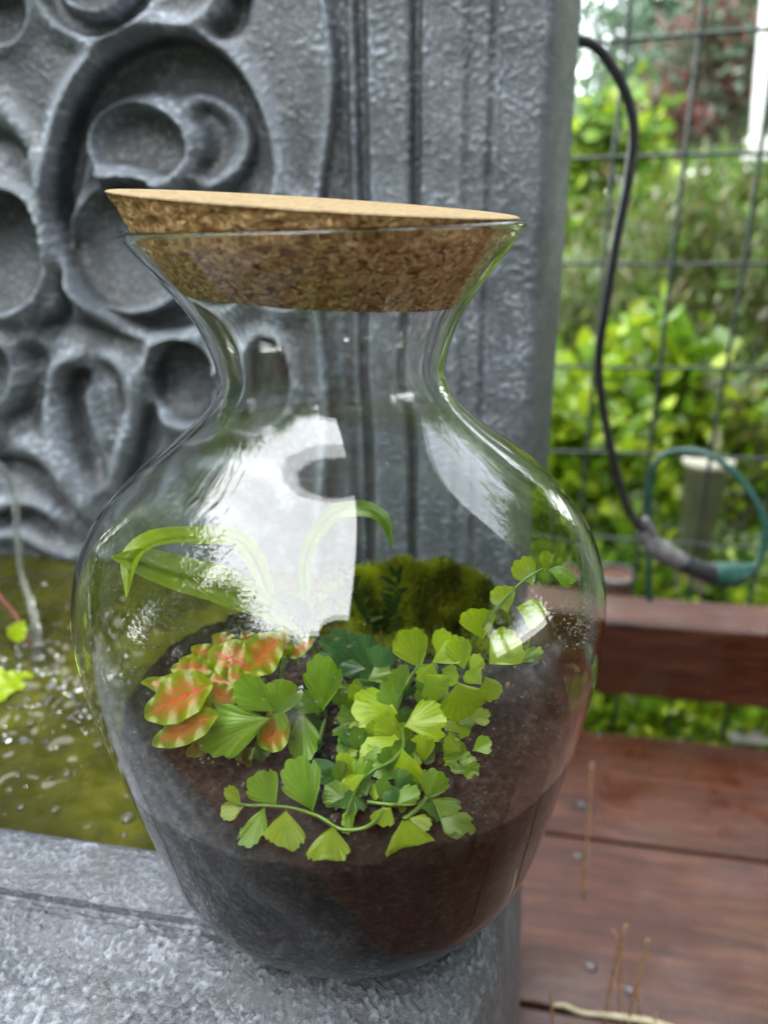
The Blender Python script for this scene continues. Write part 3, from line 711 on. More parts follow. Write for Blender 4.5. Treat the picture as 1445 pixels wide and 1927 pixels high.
for b, t, Y, c, w, rl, lo in (((606, 1340), (604, 1252), .250, MID * 1.1, .7, -10, 3), ((604, 1342), (560, 1310), .25, MID * .9, .75, 0, 3), ((512, 1342), (455, 1282), .238, MID * 1.05, .72, 0, 3), ((510, 1352), (368, 1390), .236, MID * 1.05, .62, -8, 3),
        ((520, 1350), (545, 1290), .238, MID * 1.0, .9, 20, 3), ((515, 1345), (545, 1362), .236, MID * 1.0, 1.1, -20, 3), ((520, 1360), (470, 1428), .240, DARK * 1.3, .6, 30, 3), ((568, 1340), (575, 1432), .252, MID * .95, .7, 20, 3), ((548, 1330), (590, 1385), .258, DARK * 1.2, 1.1, 10, 3)):
    add_leaflet(f7, b, t, Y, c, w, rl, lo)

# nerve plant (pink veined)
np_ = thing('nerve_plant', 'small nerve plant with pink veined green edged leaves at the left of the jar', 'plant', tuple(atY(440, 1400, 0.28)))
def nerve_leaf(b, t, Y, wide=.8, roll=0, dY=0.0, pink=1.0, dark=1.0):
    B, T = atY(*b, Y), atY(*t, Y + dY); V, F, uvv = oval_leaf(B, T, wide, roll, 0.0, 0.02, 0.3, 0.12, 91, 61)
    s, u = uvv[:, 0], uvv[:, 1]; e = np.sqrt(u * u * 0.9 + ((s - .5) * 1.75) ** 2)
    a = np.abs(u); vein = np.maximum(np.exp(-(a / 0.07) ** 2), np.exp(-(((((s - a * .42 + .03) * 7) % 1) - .5) / .17) ** 2) * (1 - a * .55))
    vein = np.maximum(vein, 0.55 * np.exp(-(((((s + a * .55) * 12) % 1) - .5) / .2) ** 2) * np.exp(-(a - .35) ** 2 * 9))
    m = np.clip(vein * 1.25, 0, 1) * np.clip((0.84 - e) * 3.2, 0, 1) * pink; m = np.maximum(m, 0.34 * np.clip((.62 - e) * 3, 0, 1) * pink)
    g = np.array([0.26, 0.33, 0.006]) * dark; p = np.array([0.80, 0.10, 0.055]) * dark
    c = g[None] * (1 - m[:, None]) + p[None] * m[:, None]
    rim_ = np.clip((e - .82) * 6, 0, 1)[:, None]; c = c * (1 - rim_) + np.array([0.30, 0.38, 0.010]) * rim_ * dark
    return link('leaf', mesh('leaf', lift(V), F, True, c), M_LEAF, np_)
for a in (((495, 1268), (392, 1228), .262, .78, 0), ((470, 1262), (528, 1198), .262, .80, 0), ((440, 1310), (262, 1280), .256, .30, 10), ((480, 1290), (378, 1282), .255, .55, 0), ((400, 1290), (262, 1345), .243, .60, 8),
          ((410, 1345), (278, 1400), .236, .40, 0), ((400, 1262), (335, 1245), .27, .6, 0), ((520, 1240), (530, 1186), .272, .8, 0), ((545, 1240), (590, 1206), .272, .45, 0), ((560, 1310), (494, 1312), .243, .7, 0),
          ((500, 1330), (548, 1288), .25, .8, 0), ((545, 1362), (482, 1400), .238, .9, 0), ((400, 1400), (372, 1425), .25, .9, 0, 0, .3, .6), ((470, 1410), (424, 1468), .240, .62, 0, 0, .6, .6), ((420, 1260), (360, 1222), .275, .7, 0), ((440, 1230), (400, 1200), .28, .9, 0, 0, .8, .8),
          ((480, 1230), (455, 1195), .28, .9, 0, 0, .8, .8), ((430, 1360), (400, 1320), .25, .7, 0, 0, .3, .6), ((400, 1330), (300, 1372), .250, .5, 15), ((400, 1265), (318, 1262), .262, .55, -10), ((440, 1330), (392, 1290), .248, .7, 0), ((415, 1385), (345, 1420), .244, .5, 10, 0, .7, .8)):
    nerve_leaf(*a)
for pts in ([(450, 1430, .262), (460, 1350, .262), (488, 1268, .264)], [(450, 1430, .262), (420, 1360, .255), (405, 1300, .252)], [(470, 1430, .262), (520, 1330, .265), (535, 1240, .270)]):
    add_stem(np_, pts, [0.0012, 0.0007], M_STEM)

# strap leaved plant at the back
bp = thing('strap_leaf_plant', 'strap leaved plant at the back of the jar, one blade folded over at left', 'plant', tuple(atY(520, 1180, 0.33)))
def strap(pts, widths, roll=0, colr=LIME, nw=7, fold=0.25):
    P = catmull([atY(*p) for p in pts], 8); m = len(P); T = np.gradient(P, axis=0); T /= np.linalg.norm(T, axis=1)[:, None]
    W = np.interp(np.linspace(0, 1, m), np.linspace(0, 1, len(widths)), widths); V = []; cs = []
    prev = None
    for i in range(m):
        n = CAMP - P[i]; n /= np.linalg.norm(n); n = n + np.array([0, 0, .5]); n -= T[i] * n.dot(T[i]); n /= np.linalg.norm(n)
        rl = R(np.interp(i / (m - 1), np.linspace(0, 1, len(np.atleast_1d(roll))), np.atleast_1d(roll))); s = np.cross(T[i], n); n2 = n * math.cos(rl) + s * math.sin(rl); s2 = np.cross(T[i], n2)
        for j in range(nw):
            u = -1 + 2 * j / (nw - 1); V.append(P[i] + s2 * u * W[i] * .82 + n2 * abs(u) * W[i] * fold); cs.append(colr * (1.05 - 0.35 * (abs(u) < .05) - 0.12 * ((j) % 2)))
    return link('leaf', mesh('leaf', lift(V), gridfaces(m, nw), True, np.array(cs)), M_LEAF, bp)
strap([(520, 1165, .33), (480, 1060, .335), (440, 1018, .335), (370, 1016, .32), (300, 1022, .30), (252, 1052, .285), (236, 1128, .272)], [.002, .006, .0065, .008, .0095, .008, .0004], [0, 0, 10, 20, 30, 40, 40], LIME * .65)
strap([(560, 1200, .33), (500, 1150, .325), (420, 1112, .31), (330, 1085, .295), (260, 1062, .285), (206, 1050, .28)], [.002, .008, .012, .0105, .008, .0005], 0, LIME * .6)
strap([(580, 1190, .34), (575, 1060, .345), (620, 975, .345), (680, 960, .34), (722, 980, .335), (738, 1034, .33)], [.002, .004, .0055, .0055, .004, .0004], 0, MID)
strap([(590, 1200, .34), (560, 1150, .335), (520, 1140, .33), (500, 1160, .325)], [.002, .006, .007, .0005], 0, DARK)

# moss mound, back right
n = 16000
V = np.zeros((n, 3, 3)); C = np.zeros((n, 3, 3)); k = 0
while k < n:
    x, y = random.gauss(.016, .042), random.gauss(.352, .022)
    if math.hypot(x - JX + .001, y - JY) > .099: continue
    if random.random() > math.exp(-(((x - .018) / .055) ** 4 + ((y - .356) / .035) ** 4)): continue
    p = np.array([x, y, soilz(x, y) - .0006]); d = rng.normal(size=3) * .8; d[2] = abs(d[2]) + .9; d[1] -= .5; d /= np.linalg.norm(d); L = random.uniform(.003, .010)
    sd_ = np.cross(d, rng.normal(size=3)); sd_ /= np.linalg.norm(sd_)
    V[k] = [p - sd_ * .0008, p + sd_ * .0008, p + d * L]
    C[k] = np.array([0.30, 0.36, 0.014]) * (0.25 + 1.5 * max(0, noise.noise((x * 70, y * 70, 2)) + .35)) + np.array([.02, .0, 0]) * random.random(); k += 1
V = inside(V.reshape(-1, 3)); me = mesh('moss', V, np.arange(n * 3).reshape(n, 3), False, C.reshape(-1, 3))
tag(link('moss', me, M_LEAF), 'olive green moss mound at the back right inside the glass jar', 'moss', kind='stuff')
# wispy sprigs at the back centre; the left one stands in for a dark reflection
for (bx_, by_, tx_, ty_, lab) in ((700, 1190, 650, 1050, 'added dark sprig standing in for a mirrored plant, left of the moss mound'), (735, 1190, 745, 1070, 'dark thin sprig with narrow leaves, in front of the moss mound')):
    sp = thing('leafy_sprig', lab, 'plant', tuple(atY(bx_, by_, .33)))
    add_stem(sp, [(bx_, by_, .33), ((bx_ + tx_) / 2 + 8, (by_ + ty_) / 2, .33), (tx_, ty_ + 20, .325)], 0.0004)
    for k in range(16):
        q = k / 15; bx2 = bx_ + (tx_ - bx_) * q; by2 = by_ + (ty_ + 20 - by_) * q; a = random.uniform(-1.2, 1.2) * (1 if k % 2 else -1) - (0 if k < 11 else 0)
        ang = math.pi / 2 + (1 if k % 2 else -1) * random.uniform(.4, 1.3); L = random.uniform(18, 32)
        V, F, uvv = oval_leaf(atY(bx2, by2, .33), atY(bx2 + L * math.cos(ang), by2 - L * math.sin(ang), .325), .26, random.uniform(-30, 30), 0, 0, .2, .1, 9, 5)
        link('leaf', mesh('leaf', lift(V), F, True, np.tile(DARK * .55, (len(V), 1))), M_LEAF, sp)
# condensation droplets on the inside of the glass
cs, rs = [], []
def glass_pt(px, py):
    r = ray(px, py); t = np.linspace(.1, .4, 600) / r[1]; P = CAMP[None] + t[:, None] * r[None]
    g = np.hypot(P[:, 0] - JX - LEAN * P[:, 2], P[:, 1] - JY) - rin(P[:, 2]); i = int(np.argmax(g < 0)); return P[i] if (g < 0).any() else None
for k in range(900):
    m = random.random()
    if m < .45: px, py = random.gauss(1095, 22), random.gauss(1165, 35)
    elif m < .75: px, py = random.uniform(240, 700), random.uniform(1180, 1480)
    else: px, py = random.uniform(620, 1080), random.uniform(1150, 1560)
    p = glass_pt(px, py)
    if p is None or p[2] < 0.09: continue
    cs.append(p); rs.append(random.choice([.00012, .00018, .00025, .00035]) * (1 if m > .45 else .9))
tag(link('condensation', mesh('condensation', *blobs(cs, rs, 1.0)), M_DROP), 'fine water droplets clinging to the inside of the glass jar', 'droplets', kind='stuff')
# a few crumbs on the soil
for (px, py) in ((680, 1628), (955, 1290), (585, 1640)):
    p = glass_pt(px, py)
    if p is None: continue
    p = inside([p], .0012)[0]; v = IV * np.array([.0006, .0005, .0012]) * (1 + .3 * np.sin(IV[:, [1, 2, 0]] * 5)) + p
    tag(link('bark_chip', mesh('bark_chip', v, IF), M_STRAW), {680: 'tiny tan bark chip against the glass below the ferns', 955: 'tiny tan bark chip against the glass right of the ferns', 585: 'tiny tan bark chip low left below the pale fern frond'}[px], 'bark chip', group='bark chips in the jar')

# ------------------------------------------------------------------ floating leaves and twig in the basin
fl = thing('floating_plant', 'bright green leaf cluster floating on the basin water at the left edge', 'plant', tuple(onz(20, 1285, WZL)))
for b, t, w in (((-10, 1300), (62, 1262), .75), ((-40, 1320), (18, 1300), .8), ((-30, 1270), (10, 1275), .8)):
    V, F, uvv = oval_leaf(onz(*b, WZL + .004), onz(*t, WZL + .006), w, 0, 0, 0, .2, .2, upb=2); link('leaf', mesh('leaf', V, F, True, np.tile(LIME * .9, (len(V), 1))), M_LEAF, fl)
tw = thing('fallen_stem', 'reddish plant stem with a lime bud dipping into the basin beside the stream', 'stem', tuple(onz(40, 1190, WZL)))
v, f = tube([atY(-30, 1085, .56), atY(5, 1128, .54), atY(35, 1165, .52), atY(60, 1215, .50)], [.0022, .002, .0012], 8); link('stem', mesh('stem', v, f), m_mottle('red_stem', (.08, .018, .012), (.15, .04, .025), 60, .5), tw)
V, F, uvv = oval_leaf(atY(25, 1205, .50), atY(42, 1172, .50), .8, 0); link('leaf', mesh('leaf', V, F, True, np.tile(LIME, (len(V), 1))), M_LEAF, tw)

# ------------------------------------------------------------------ deck, rail, fence
ZD = 0.30 - 0.785 * 1.05
YB = 1.05
xB = ray(1120, 1300); pB = onplane(1140, 1170, (0.3, YB, 0), DN)     # a point on the rail's front top edge
pB[2] = pB[2]
def line_w(px, py, z):   # distance behind the rail's front plane of a point on a level z
    q = onz(px, py, z); return float(np.dot(q - pB, -DN))
deckboards = [(line_w(1120, 1374, ZD)), line_w(1240, 1594, ZD), line_w(1100, 1908, ZD)]
deck_edge, s1, s2 = deckboards
wB = s1 - s2
edges = [deck_edge, s1, s2] + [s2 - wB * k for k in range(1, 14)]
deck = tag(bpy.data.objects.new('deck', None), kind='structure'); COL.objects.link(deck); deck.location = (0.5, 0.5, ZD)
for k in range(len(edges) - 1):
    a, b = edges[k], edges[k + 1]; c = pB - DN * (a + b) / 2 + DX * 0.9; c[2] = ZD - 0.019
    link('deck_board', box(c, DX * 1.9, DN * (a - b - (0.006 if k < 3 else 0.0015)) / 2, ZU * 0.019, 'deck_board', 0.003), M_WOOD, deck)
M_JOIST = m_mottle('joist_wood', (0.03, 0.012, 0.008), (0.06, 0.02, 0.013), 30)
for x in (-0.7, 0.1, 0.9, 1.7, 2.4):
    c = pB + DX * x - DN * (edges[0] + edges[-1]) / 2; c[2] = ZD - 0.1; link('joist', box(c, DX * 0.02, DN * (edges[0] - edges[-1]) / 2, ZU * 0.06, 'joist'), M_JOIST, deck)
for (px, py) in ((1095, 1512), (1088, 1610), (1130, 1383), (1112, 1818), (1185, 1862)):
    p = onz(px, py, ZD + 0.0008); v = IV * np.array([.007, .007, .003]) + p
    link('screw_head', mesh('screw_head', v, IF), flat('steel', (.10, .09, .09), .3, Metallic=1.0), deck)
rail = thing('deck_rail', 'thick red brown timber rail raised along the far edge of the wet deck', 'rail', tuple(pB - ZU * .14))
ztop = pB[2]; hgt = (0.715 - 0.584) * YB; dep = 0.098
c = pB + DX * 0.75 - DN * dep / 2 - ZU * hgt / 2
link('beam', box(c, DX * 1.1, DN * dep / 2, ZU * hgt / 2, 'beam', 0.006), M_WOOD, rail)
for x in (-.28, .55, 1.5):
    c2 = pB + DX * x - DN * dep / 2; c2[2] = (ztop - hgt + ZD) / 2; link('block', box(c2, DX * 0.05, DN * 0.035, ZU * (ztop - hgt - ZD) / 2 - ZU * .0005, 'block', .002), M_WOOD, rail)
# welded wire fence
pF = pB - DN * (dep + 0.03)
def fence_pt(px, py): return onplane(px, py, pF, DN)
fence = thing('wire_fence', 'dark welded wire mesh fence standing behind the deck rail', 'fence', (float(pF[0]), float(pF[1]), -0.6))
xs = [float(np.dot(fence_pt(px, 297) - pF, DX)) for px in (1155, 1290, 1427)]; sp = (xs[2] - xs[0]) / 2
zsF = [float(fence_pt(1250, py)[2]) for py in (71, 297, 497, 690, 855, 1018)]; sz = (zsF[0] - zsF[5]) / 5
for k in range(-3, 12):
    x = xs[0] + sp * k; P = []
    for z in np.linspace(-0.62, 1.0, 25): P.append(pF + DX * (x + 0.004 * noise.noise((k * 3.3, z * 2.5, 0))) + DN * 0.004 * noise.noise((k * 7.1, z * 3, 9)) + np.array([0, 0, z - pF[2]]))
    v, f = tube(P, 0.0033, 6, 1, False); link('vertical_wire', mesh('vertical_wire', v, f), M_WIRE, fence)
for k in range(-4, 7):
    z = zsF[0] - sz * k
    if z < -.6 or z > 1: continue
    if 0 <= k <= 5: z = zsF[k]
    P = [pF + DX * x + DN * .0028 + np.array([0, 0, z - pF[2] + 0.005 * noise.noise((x * 4, k * 5.5, 0))]) for x in np.linspace(-.5, 1.6, 40)]
    v, f = tube(P, 0.0029, 6, 1, False); link('horizontal_wire', mesh('horizontal_wire', v, f), M_WIRE, fence)

# ------------------------------------------------------------------ cable and cord
ct = [(1050, 62, .735), (1078, 72, .74), (1125, 92, .74), (1170, 160, .74), (1192, 240, .745), (1182, 340, .75), (1160, 450, .755), (1142, 560, .76), (1126, 680, .77), (1138, 790, .78), (1158, 880, .79), (1180, 955, .80), (1215, 1010, .81)]
v, f = tube([atY(*p) for p in ct], 0.0046, 14, 8)
cable = thing('power_cable', 'black power cable hanging from behind the stone panel with grey taped plug', 'cable', tuple(atY(1160, 900, .8)))
link('cord', mesh('cord', v, f), M_CABLE, cable)
v, f = tube([atY(1205, 995, .81), atY(1225, 1022, .81), atY(1248, 1040, .81), atY(1285, 1060, .81)], [.006, .0125, .0135, .009], 16, 6)
v = np.array(v); v += np.array([[noise.noise(Vector(q) * 130)] * 3 for q in v]) * .0016; link('taped_joint', mesh('taped_joint', v, f), M_TAPE, cable)
v, f = tube([atY(1213, 976, .80), atY(1222, 995, .805), atY(1235, 1022, .81)], [.003, .006, .006], 12, 6); link('tape_tail', mesh('tape_tail', v, f), M_TAPE, cable)
v, f = tube([atY(1280, 1058, .81), atY(1310, 1070, .81), atY(1345, 1082, .81)], [.0115, .0105, .0135], 16, 6); link('plug', mesh('plug', v, f), M_CABLE, cable)
gc = thing('extension_cord', 'green extension cord looping up and over behind the taped plug', 'cord', tuple(atY(1220, 1110, .93)))
gp = [(1395, 1082, .82), (1425, 1060, .825), (1440, 1010, .83), (1430, 960, .84), (1395, 905, .86), (1345, 862, .88), (1290, 848, .90), (1240, 864, .92), (1222, 920, .93), (1220, 1000, .935), (1220, 1060, .94), (1221, 1130, .945)]
v, f = tube([atY(*p) for p in gp], 0.0042, 12, 8); link('cord', mesh('cord', v, f), M_CORD, gc)
v, f = tube([atY(1340, 1080, .81), atY(1362, 1082, .812), atY(1388, 1080, .815), atY(1412, 1070, .82)], [.0145, .0160, .0145, .008], 16, 6); link('socket', mesh('socket', v, f), M_CORD, gc)

# ------------------------------------------------------------------ straws and twig by the deck
straws = [([(1098, 1690, .60), (1103, 1600, .605), (1108, 1520, .61), (1114, 1435, .615)], .0020, 'single amber straw standing tall beside the jar in front of the deck'),
          ([(1136, 1935, .42), (1148, 1860, .42), (1168, 1770, .42), (1178, 1740, .42)], .0017, 'amber dry stalk leaning right, leftmost of the pair over the pale twig'),
          ([(1168, 1935, .43), (1165, 1850, .43), (1170, 1790, .43), (1152, 1750, .43)], .0015, 'amber dry stalk crossing its neighbour above the pale twig'),
          ([(1180, 1935, .41), (1195, 1860, .41), (1212, 1800, .41), (1218, 1768, .41)], .0017, 'dark tipped dry stalk, right one of the group over the twig'),
          ([(1205, 1935, .42), (1200, 1870, .42), (1192, 1850, .42)], .0014, 'short dry stalk at the foot of the dark tipped one'),
          ([(1040, 1940, .40), (1038, 1900, .40), (1034, 1858, .40)], .0014, 'short brown stalk standing just left of the pale twig end'),
          ([(1228, 1940, .41), (1234, 1905, .41)], .0012, 'stub of dry stalk at the right end of the pale twig')]
for pts, r, lab in straws:
    v, f = tube([atY(*p) for p in pts], [r * .75, r * .8, r * .5], 8, 6); o = link('dry_stalk', mesh('dry_stalk', v, f), M_STRAW); tag(o, lab, 'dry stalk', 'dry stalks beside the basin')
    
v, f = tube([atY(1040, 1892, .41), atY(1062, 1893, .41), atY(1095, 1906, .41), atY(1150, 1912, .41), atY(1230, 1925, .41), atY(1330, 1960, .41)], [.0013, .0021, .0019, .0027, .0027], 12, 8)
tag(link('pale_twig', mesh('pale_twig', v, f), M_TWIG), 'pale cream peeled twig with a bent end lying across the bottom right', 'twig')

# ------------------------------------------------------------------ garden beyond the fence
ZG = -0.80
def m_ground():
    t = NT('garden_earth'); v = t.co(); a = t.noise(v, 3, 6, 0.7); b = t.noise(v, 40, 4, .7)
    c = t.ramp(a, [(.3, (.018, .03, .006)), (.5, (.04, .07, .010)), (.7, (.06, .05, .025))]); c = t.mix(t.ramp(b, [(.4, .5), (.7, 0)]), c, (.02, .03, .008))
    return t.set(Base_Color=c, Roughness=.9, Normal=t.bump(b, .6, .02))
gg = np.linspace(-1, 1, 61); gx = np.sign(gg) * np.abs(gg) ** 2.5 * 200
GX, GY = np.meshgrid(gx, gx, indexing='ij'); GZ = ZG + 0.04 * np.sin(GX * 1.3) * np.cos(GY * .9) * (np.hypot(GX, GY) > 2) + 0.035 * np.maximum(0, GY - 3)
GZ = np.minimum(GZ, ZG + 1.2)
tag(link('ground', mesh('ground', np.stack([GX, GY, GZ], -1).reshape(-1, 3), gridfaces(61, 61)), m_ground()), kind='structure')

def leafcloud(P, size, cols, up=0.3, asp=0.55, face=None):
    n = len(P); d = rng.normal(size=(n, 3)); d[:, 2] += up; d /= np.linalg.norm(d, axis=1)[:, None]
    s = np.cross(d, rng.normal(size=(n, 3))); s /= np.linalg.norm(s, axis=1)[:, None]; nn = np.cross(d, s)
    L = (size * rng.uniform(.6, 1.3, n))[:, None]; w = L * asp / 2
    V = np.stack([P, P + d * L * .3 + s * w * .8 + nn * w * .25, P + d * L * .7 + s * w * .75 + nn * w * .2, P + d * L - nn * w * .3, P + d * L * .7 - s * w * .75 + nn * w * .2, P + d * L * .3 - s * w * .8 + nn * w * .25], 1)
    b = (np.arange(n) * 6)[:, None]; F = np.concatenate([b + np.array([0, 1, 2, 3]), b + np.array([0, 3, 4, 5])], 1).reshape(-1, 4)
    return V.reshape(-1, 3), F, np.repeat(cols, 6, axis=0)
def colmix(n, cs):
    cs = np.array(cs); c = cs[rng.integers(0, len(cs), n)]; return c * rng.uniform(.6, 1.35, (n, 1))
def crown_pts(n, c, rad, clumps=14, spread=.42):
    cc = rng.normal(size=(clumps, 3)); cc /= np.linalg.norm(cc, axis=1)[:, None]; cc *= rng.uniform(.35, .9, (clumps, 1))
    k = rng.integers(0, clumps, n); p = cc[k] + rng.normal(size=(n, 3)) * spread * .55; return np.array(c) + p * np.array(rad)
def shrub(name, label, cat, c, rad, n, size, cols, group=None, up=.3, asp=.55, clumps=14, stems=6):
    base = (c[0], c[1], ZG + 0.03 * max(0, c[1] - 3) - .02); t = thing(name, label, cat, base, group)
    P = crown_pts(n, c, rad, clumps); P[:, 2] = np.maximum(P[:, 2], base[2] + .02); V, F, C = leafcloud(P, size, colmix(n, cols), up, asp)
    link('foliage' if cat != 'tree' else 'crown', mesh('foliage', V, F, True, C), M_BUSH, t)
    parts = []
    if cat == 'tree':
        r0 = rad[0] * .06; parts.append(tube([base, (c[0] + .1 * rad[0], c[1], (base[2] + c[2]) / 2), (c[0], c[1], c[2] + rad[2] * .5)], [r0, r0 * .7, r0 * .2], 10))
        for k in range(7):
            a = random.uniform(0, 6.28); parts.append(tube([(c[0], c[1], c[2] - rad[2] * .5 + k * rad[2] * .12), (c[0] + math.cos(a) * rad[0] * .4, c[1] + math.sin(a) * rad[1] * .4, c[2] - rad[2] * .2 + k * rad[2] * .14), (c[0] + math.cos(a) * rad[0] * .8, c[1] + math.sin(a) * rad[1] * .8, c[2] + k * rad[2] * .14)], [r0 * .4, r0 * .25, r0 * .08], 7))
        v, f = joinVF(parts); link('trunk', mesh('trunk', v, f), M_BARK, t)
    else:
        for k in range(stems):
            a = random.uniform(0, 6.28); q = random.uniform(.2, .7); parts.append(tube([base, (c[0] + math.cos(a) * rad[0] * q * .4, c[1] + math.sin(a) * rad[1] * q * .4, (base[2] + c[2]) / 2), (c[0] + math.cos(a) * rad[0] * q, c[1] + math.sin(a) * rad[1] * q, c[2] + rad[2] * .4)], [size * .08, size * .05], 6))
        v, f = joinVF(parts); link('stems', mesh('stems', v, f), M_BARK if 'red' in label else M_STEM, t)
    return t
G_BR = [(.15, .28, .012), (.10, .21, .012), (.24, .36, .014), (.32, .42, .02)]
G_MID = [(.05, .12, .015), (.09, .18, .015), (.14, .22, .03)]
G_YEL = [(.11, .13, .025), (.15, .16, .04), (.07, .12, .015), (.10, .075, .03), (.22, .22, .12)]
G_BLUE = [(.075, .13, .075), (.05, .095, .055), (.16, .22, .16)]  # blue green leaf tones, lightened in place of distance haze
G_RED = [(.10, .022, .022), (.15, .035, .035), (.07, .035, .025), (.06, .06, .03)]
def pc(px, py, Y): p = atY(px, py, Y); return (float(p[0]), float(p[1]), float(p[2]))
shrub('leafy_shrub', 'bright lime leafed shrub right behind the fence, beside the stone panel', 'shrub', pc(1070, 850, 1.75), (.24, .22, .26), 1600, .055, G_BR, 'shrubs beyond the fence', .5, .7)
shrub('leafy_shrub', 'bright green broad leafed shrub behind the hanging black cable', 'shrub', pc(1190, 780, 1.95), (.26, .25, .22), 1600, .058, G_BR, 'shrubs beyond the fence', .5, .7)
shrub('leafy_shrub', 'low green ground shrub seen just above the timber rail', 'shrub', pc(1230, 1080, 1.6), (.45, .22, .15), 1500, .05, G_BR + G_MID, 'shrubs beyond the fence', .6, .65)
shrub('leafy_shrub', 'yellow green shrub behind the loop of green cord', 'shrub', pc(1400, 860, 1.9), (.24, .2, .26), 1000, .055, G_BR + G_YEL, 'shrubs beyond the fence', .5, .6)
shrub('leafy_shrub', 'low bright green plants showing in the gap under the timber rail', 'shrub', pc(1260, 1330, 1.30), (.5, .12, .07), 1400, .04, G_BR, 'shrubs beyond the fence', .6, .65)
shrub('tall_weeds', 'tall yellow green weeds in the middle distance left of the wire grid', 'weeds', pc(1120, 560, 2.9), (.35, .3, .42), 2600, .06, G_YEL + G_MID, 'weeds beyond the fence', 1.6, .3, 20, 14)
shrub('tall_weeds', 'tall olive weeds in the middle distance under the red leafed shrub', 'weeds', pc(1300, 560, 3.1), (.4, .3, .38), 2600, .06, G_YEL + G_MID, 'weeds beyond the fence', 1.6, .3, 20, 14)
shrub('tall_weeds', 'tall pale weeds in the middle distance at the right edge', 'weeds', pc(1450, 560, 2.8), (.3, .3, .42), 2200, .06, G_YEL + G_MID + [(.3, .3, .2)], 'weeds beyond the fence', 1.6, .3, 20, 14)
shrub('leafy_shrub', 'light green shrub beside the stone panel at the height of the jar lid', 'shrub', pc(1090, 330, 4.2), (.4, .4, .38), 1700, .09, G_BR + G_MID, 'shrubs beyond the fence', .4, .6)
shrub('leafy_shrub', 'mid green shrub at the right below the white post', 'shrub', pc(1420, 400, 4.4), (.6, .4, .30), 2200, .08, G_MID, 'shrubs beyond the fence', .4, .6)
shrub('red_leaf_shrub', 'low dark red leafed shrub behind the fence, right of the cable', 'shrub', pc(1225, 262, 6.0), (.36, .3, .26), 1500, .07, G_RED, None, .3, .5)
shrub('red_leaf_shrub', 'larger brownish red shrub below the blue green tree', 'shrub', pc(1340, 170, 7.0), (.75, .5, .62), 3200, .08, G_RED + G_BLUE, None, .3, .5)
shrub('garden_tree', 'blue green tree crown at the top right behind the red shrubs', 'tree', pc(1290, 20, 9.5), (1.7, 1.2, 1.35), 9000, .13, G_BLUE, 'trees beyond the fence', .1, .45, 24)
shrub('garden_tree', 'dark tree at the far right edge behind the white post', 'tree', pc(1500, 60, 12), (1.6, 1.4, 1.9), 6000, .16, G_BLUE + G_MID, 'trees beyond the fence', .1, .45, 24)
for i, (px, Y, sz_) in enumerate(((1215, 22, 2.6), (1400, 21, 3.2), (1650, 20, 3.5))):
    c = pc(px, 230, Y); shrub('garden_tree', ('distant tree filling the gap left of the red shrub', 'distant tree filling the gap right of the red shrub', 'distant tree beyond the right edge of the fence')[i], 'tree', c, (sz_, 2, sz_ * .8), 6000, .28, G_MID + G_BLUE, 'distant trees', .1, .5, 20)
# path strip, post, pot
pp = atY(1350, 322, 5.2)
tag(link('path', box(pp + np.array([.3, 0, -.02]), (0.55, 0, 0), (0, .16, 0.03), (0, 0, .02), 'path', .01), m_mottle('pale_gravel', (.40, .40, .37), (.62, .62, .58), 30, .8)), kind='structure')
pst = thing('white_post', 'tall white painted post at the right edge beyond the fence', 'post', pc(1425, 270, 4.0))
a, b = atY(1452, -60, 4.0), atY(1424, 268, 4.0)
link('shaft', box((a + b) / 2, (a - b) / 2, (.028, 0, 0), (0, .028, 0), 'shaft', .004), M_WHITE, pst); link('foot', box(b - ZU * .03, (.045, 0, 0), (0, .045, 0), ZU * .05, 'foot', .004), M_WHITE, pst)
bk = thing('plastic_bucket', 'pale upright plastic tub standing among the shrubs inside the cord loop', 'tub', pc(1300, 1060, 1.7))
def lathe_at(prof, c, seg=40):
    prof = np.array(prof); an = np.arange(seg) * 2 * math.pi / seg
    V = np.stack([np.cos(an)[:, None] * prof[:, 0] + c[0], np.sin(an)[:, None] * prof[:, 0] + c[1], np.broadcast_to(prof[:, 1] + c[2], (seg, len(prof)))], -1); return V.reshape(-1, 3), gridfaces(seg, len(prof), True)
c = atY(1302, 1060, 1.45); hb = float(atY(1302, 872, 1.45)[2] - c[2])
v, f = lathe_at([(.001, 0), (.032, 0), (.042, hb), (.045, hb), (.045, hb + .006), (.040, hb + .006), (.034, hb - .03), (.001, hb - .03)], c); link('body', mesh('body', v, f), m_mottle('tub_plastic', (.30, .29, .23), (.45, .44, .36), 20, .7), bk)
v, f = lathe_at([(.043, hb - .006), (.050, hb - .004), (.050, hb + .010), (.043, hb + .012)], c); link('rim', mesh('rim', v, f), bpy.data.materials['tub_plastic'], bk)
v, f = lathe_at([(.0005, -.5), (.030, -.5), (.030, 0), (.0005, 0)], c - ZU * .0005); link('stand', mesh('stand', v, f), M_BARK, bk)
pt = thing('clay_pot', 'small brown clay pot with a grey rim just right of the jar above the rail', 'pot', pc(1152, 1112, 1.27))
c = atY(1152, 1118, 1.27); v, f = lathe_at([(.001, 0), (.028, 0), (.036, .04), (.034, .04), (.026, .006), (.001, .006)], c); link('body', mesh('body', v, f), m_mottle('clay', (.10, .05, .032), (.15, .08, .05), 40), pt)
v, f = lathe_at([(.0365, .038), (.040, .039), (.040, .047), (.0345, .047)], c); link('rim', mesh('rim', v, f), M_TAPE, pt)
v, f = lathe_at([(.0005, -.36), (.02, -.36), (.02, 0), (.0005, 0)], c - ZU * .0005); link('stand', mesh('stand', v, f), M_BARK, pt)
pale = atY(1420, 1372, 1.38)
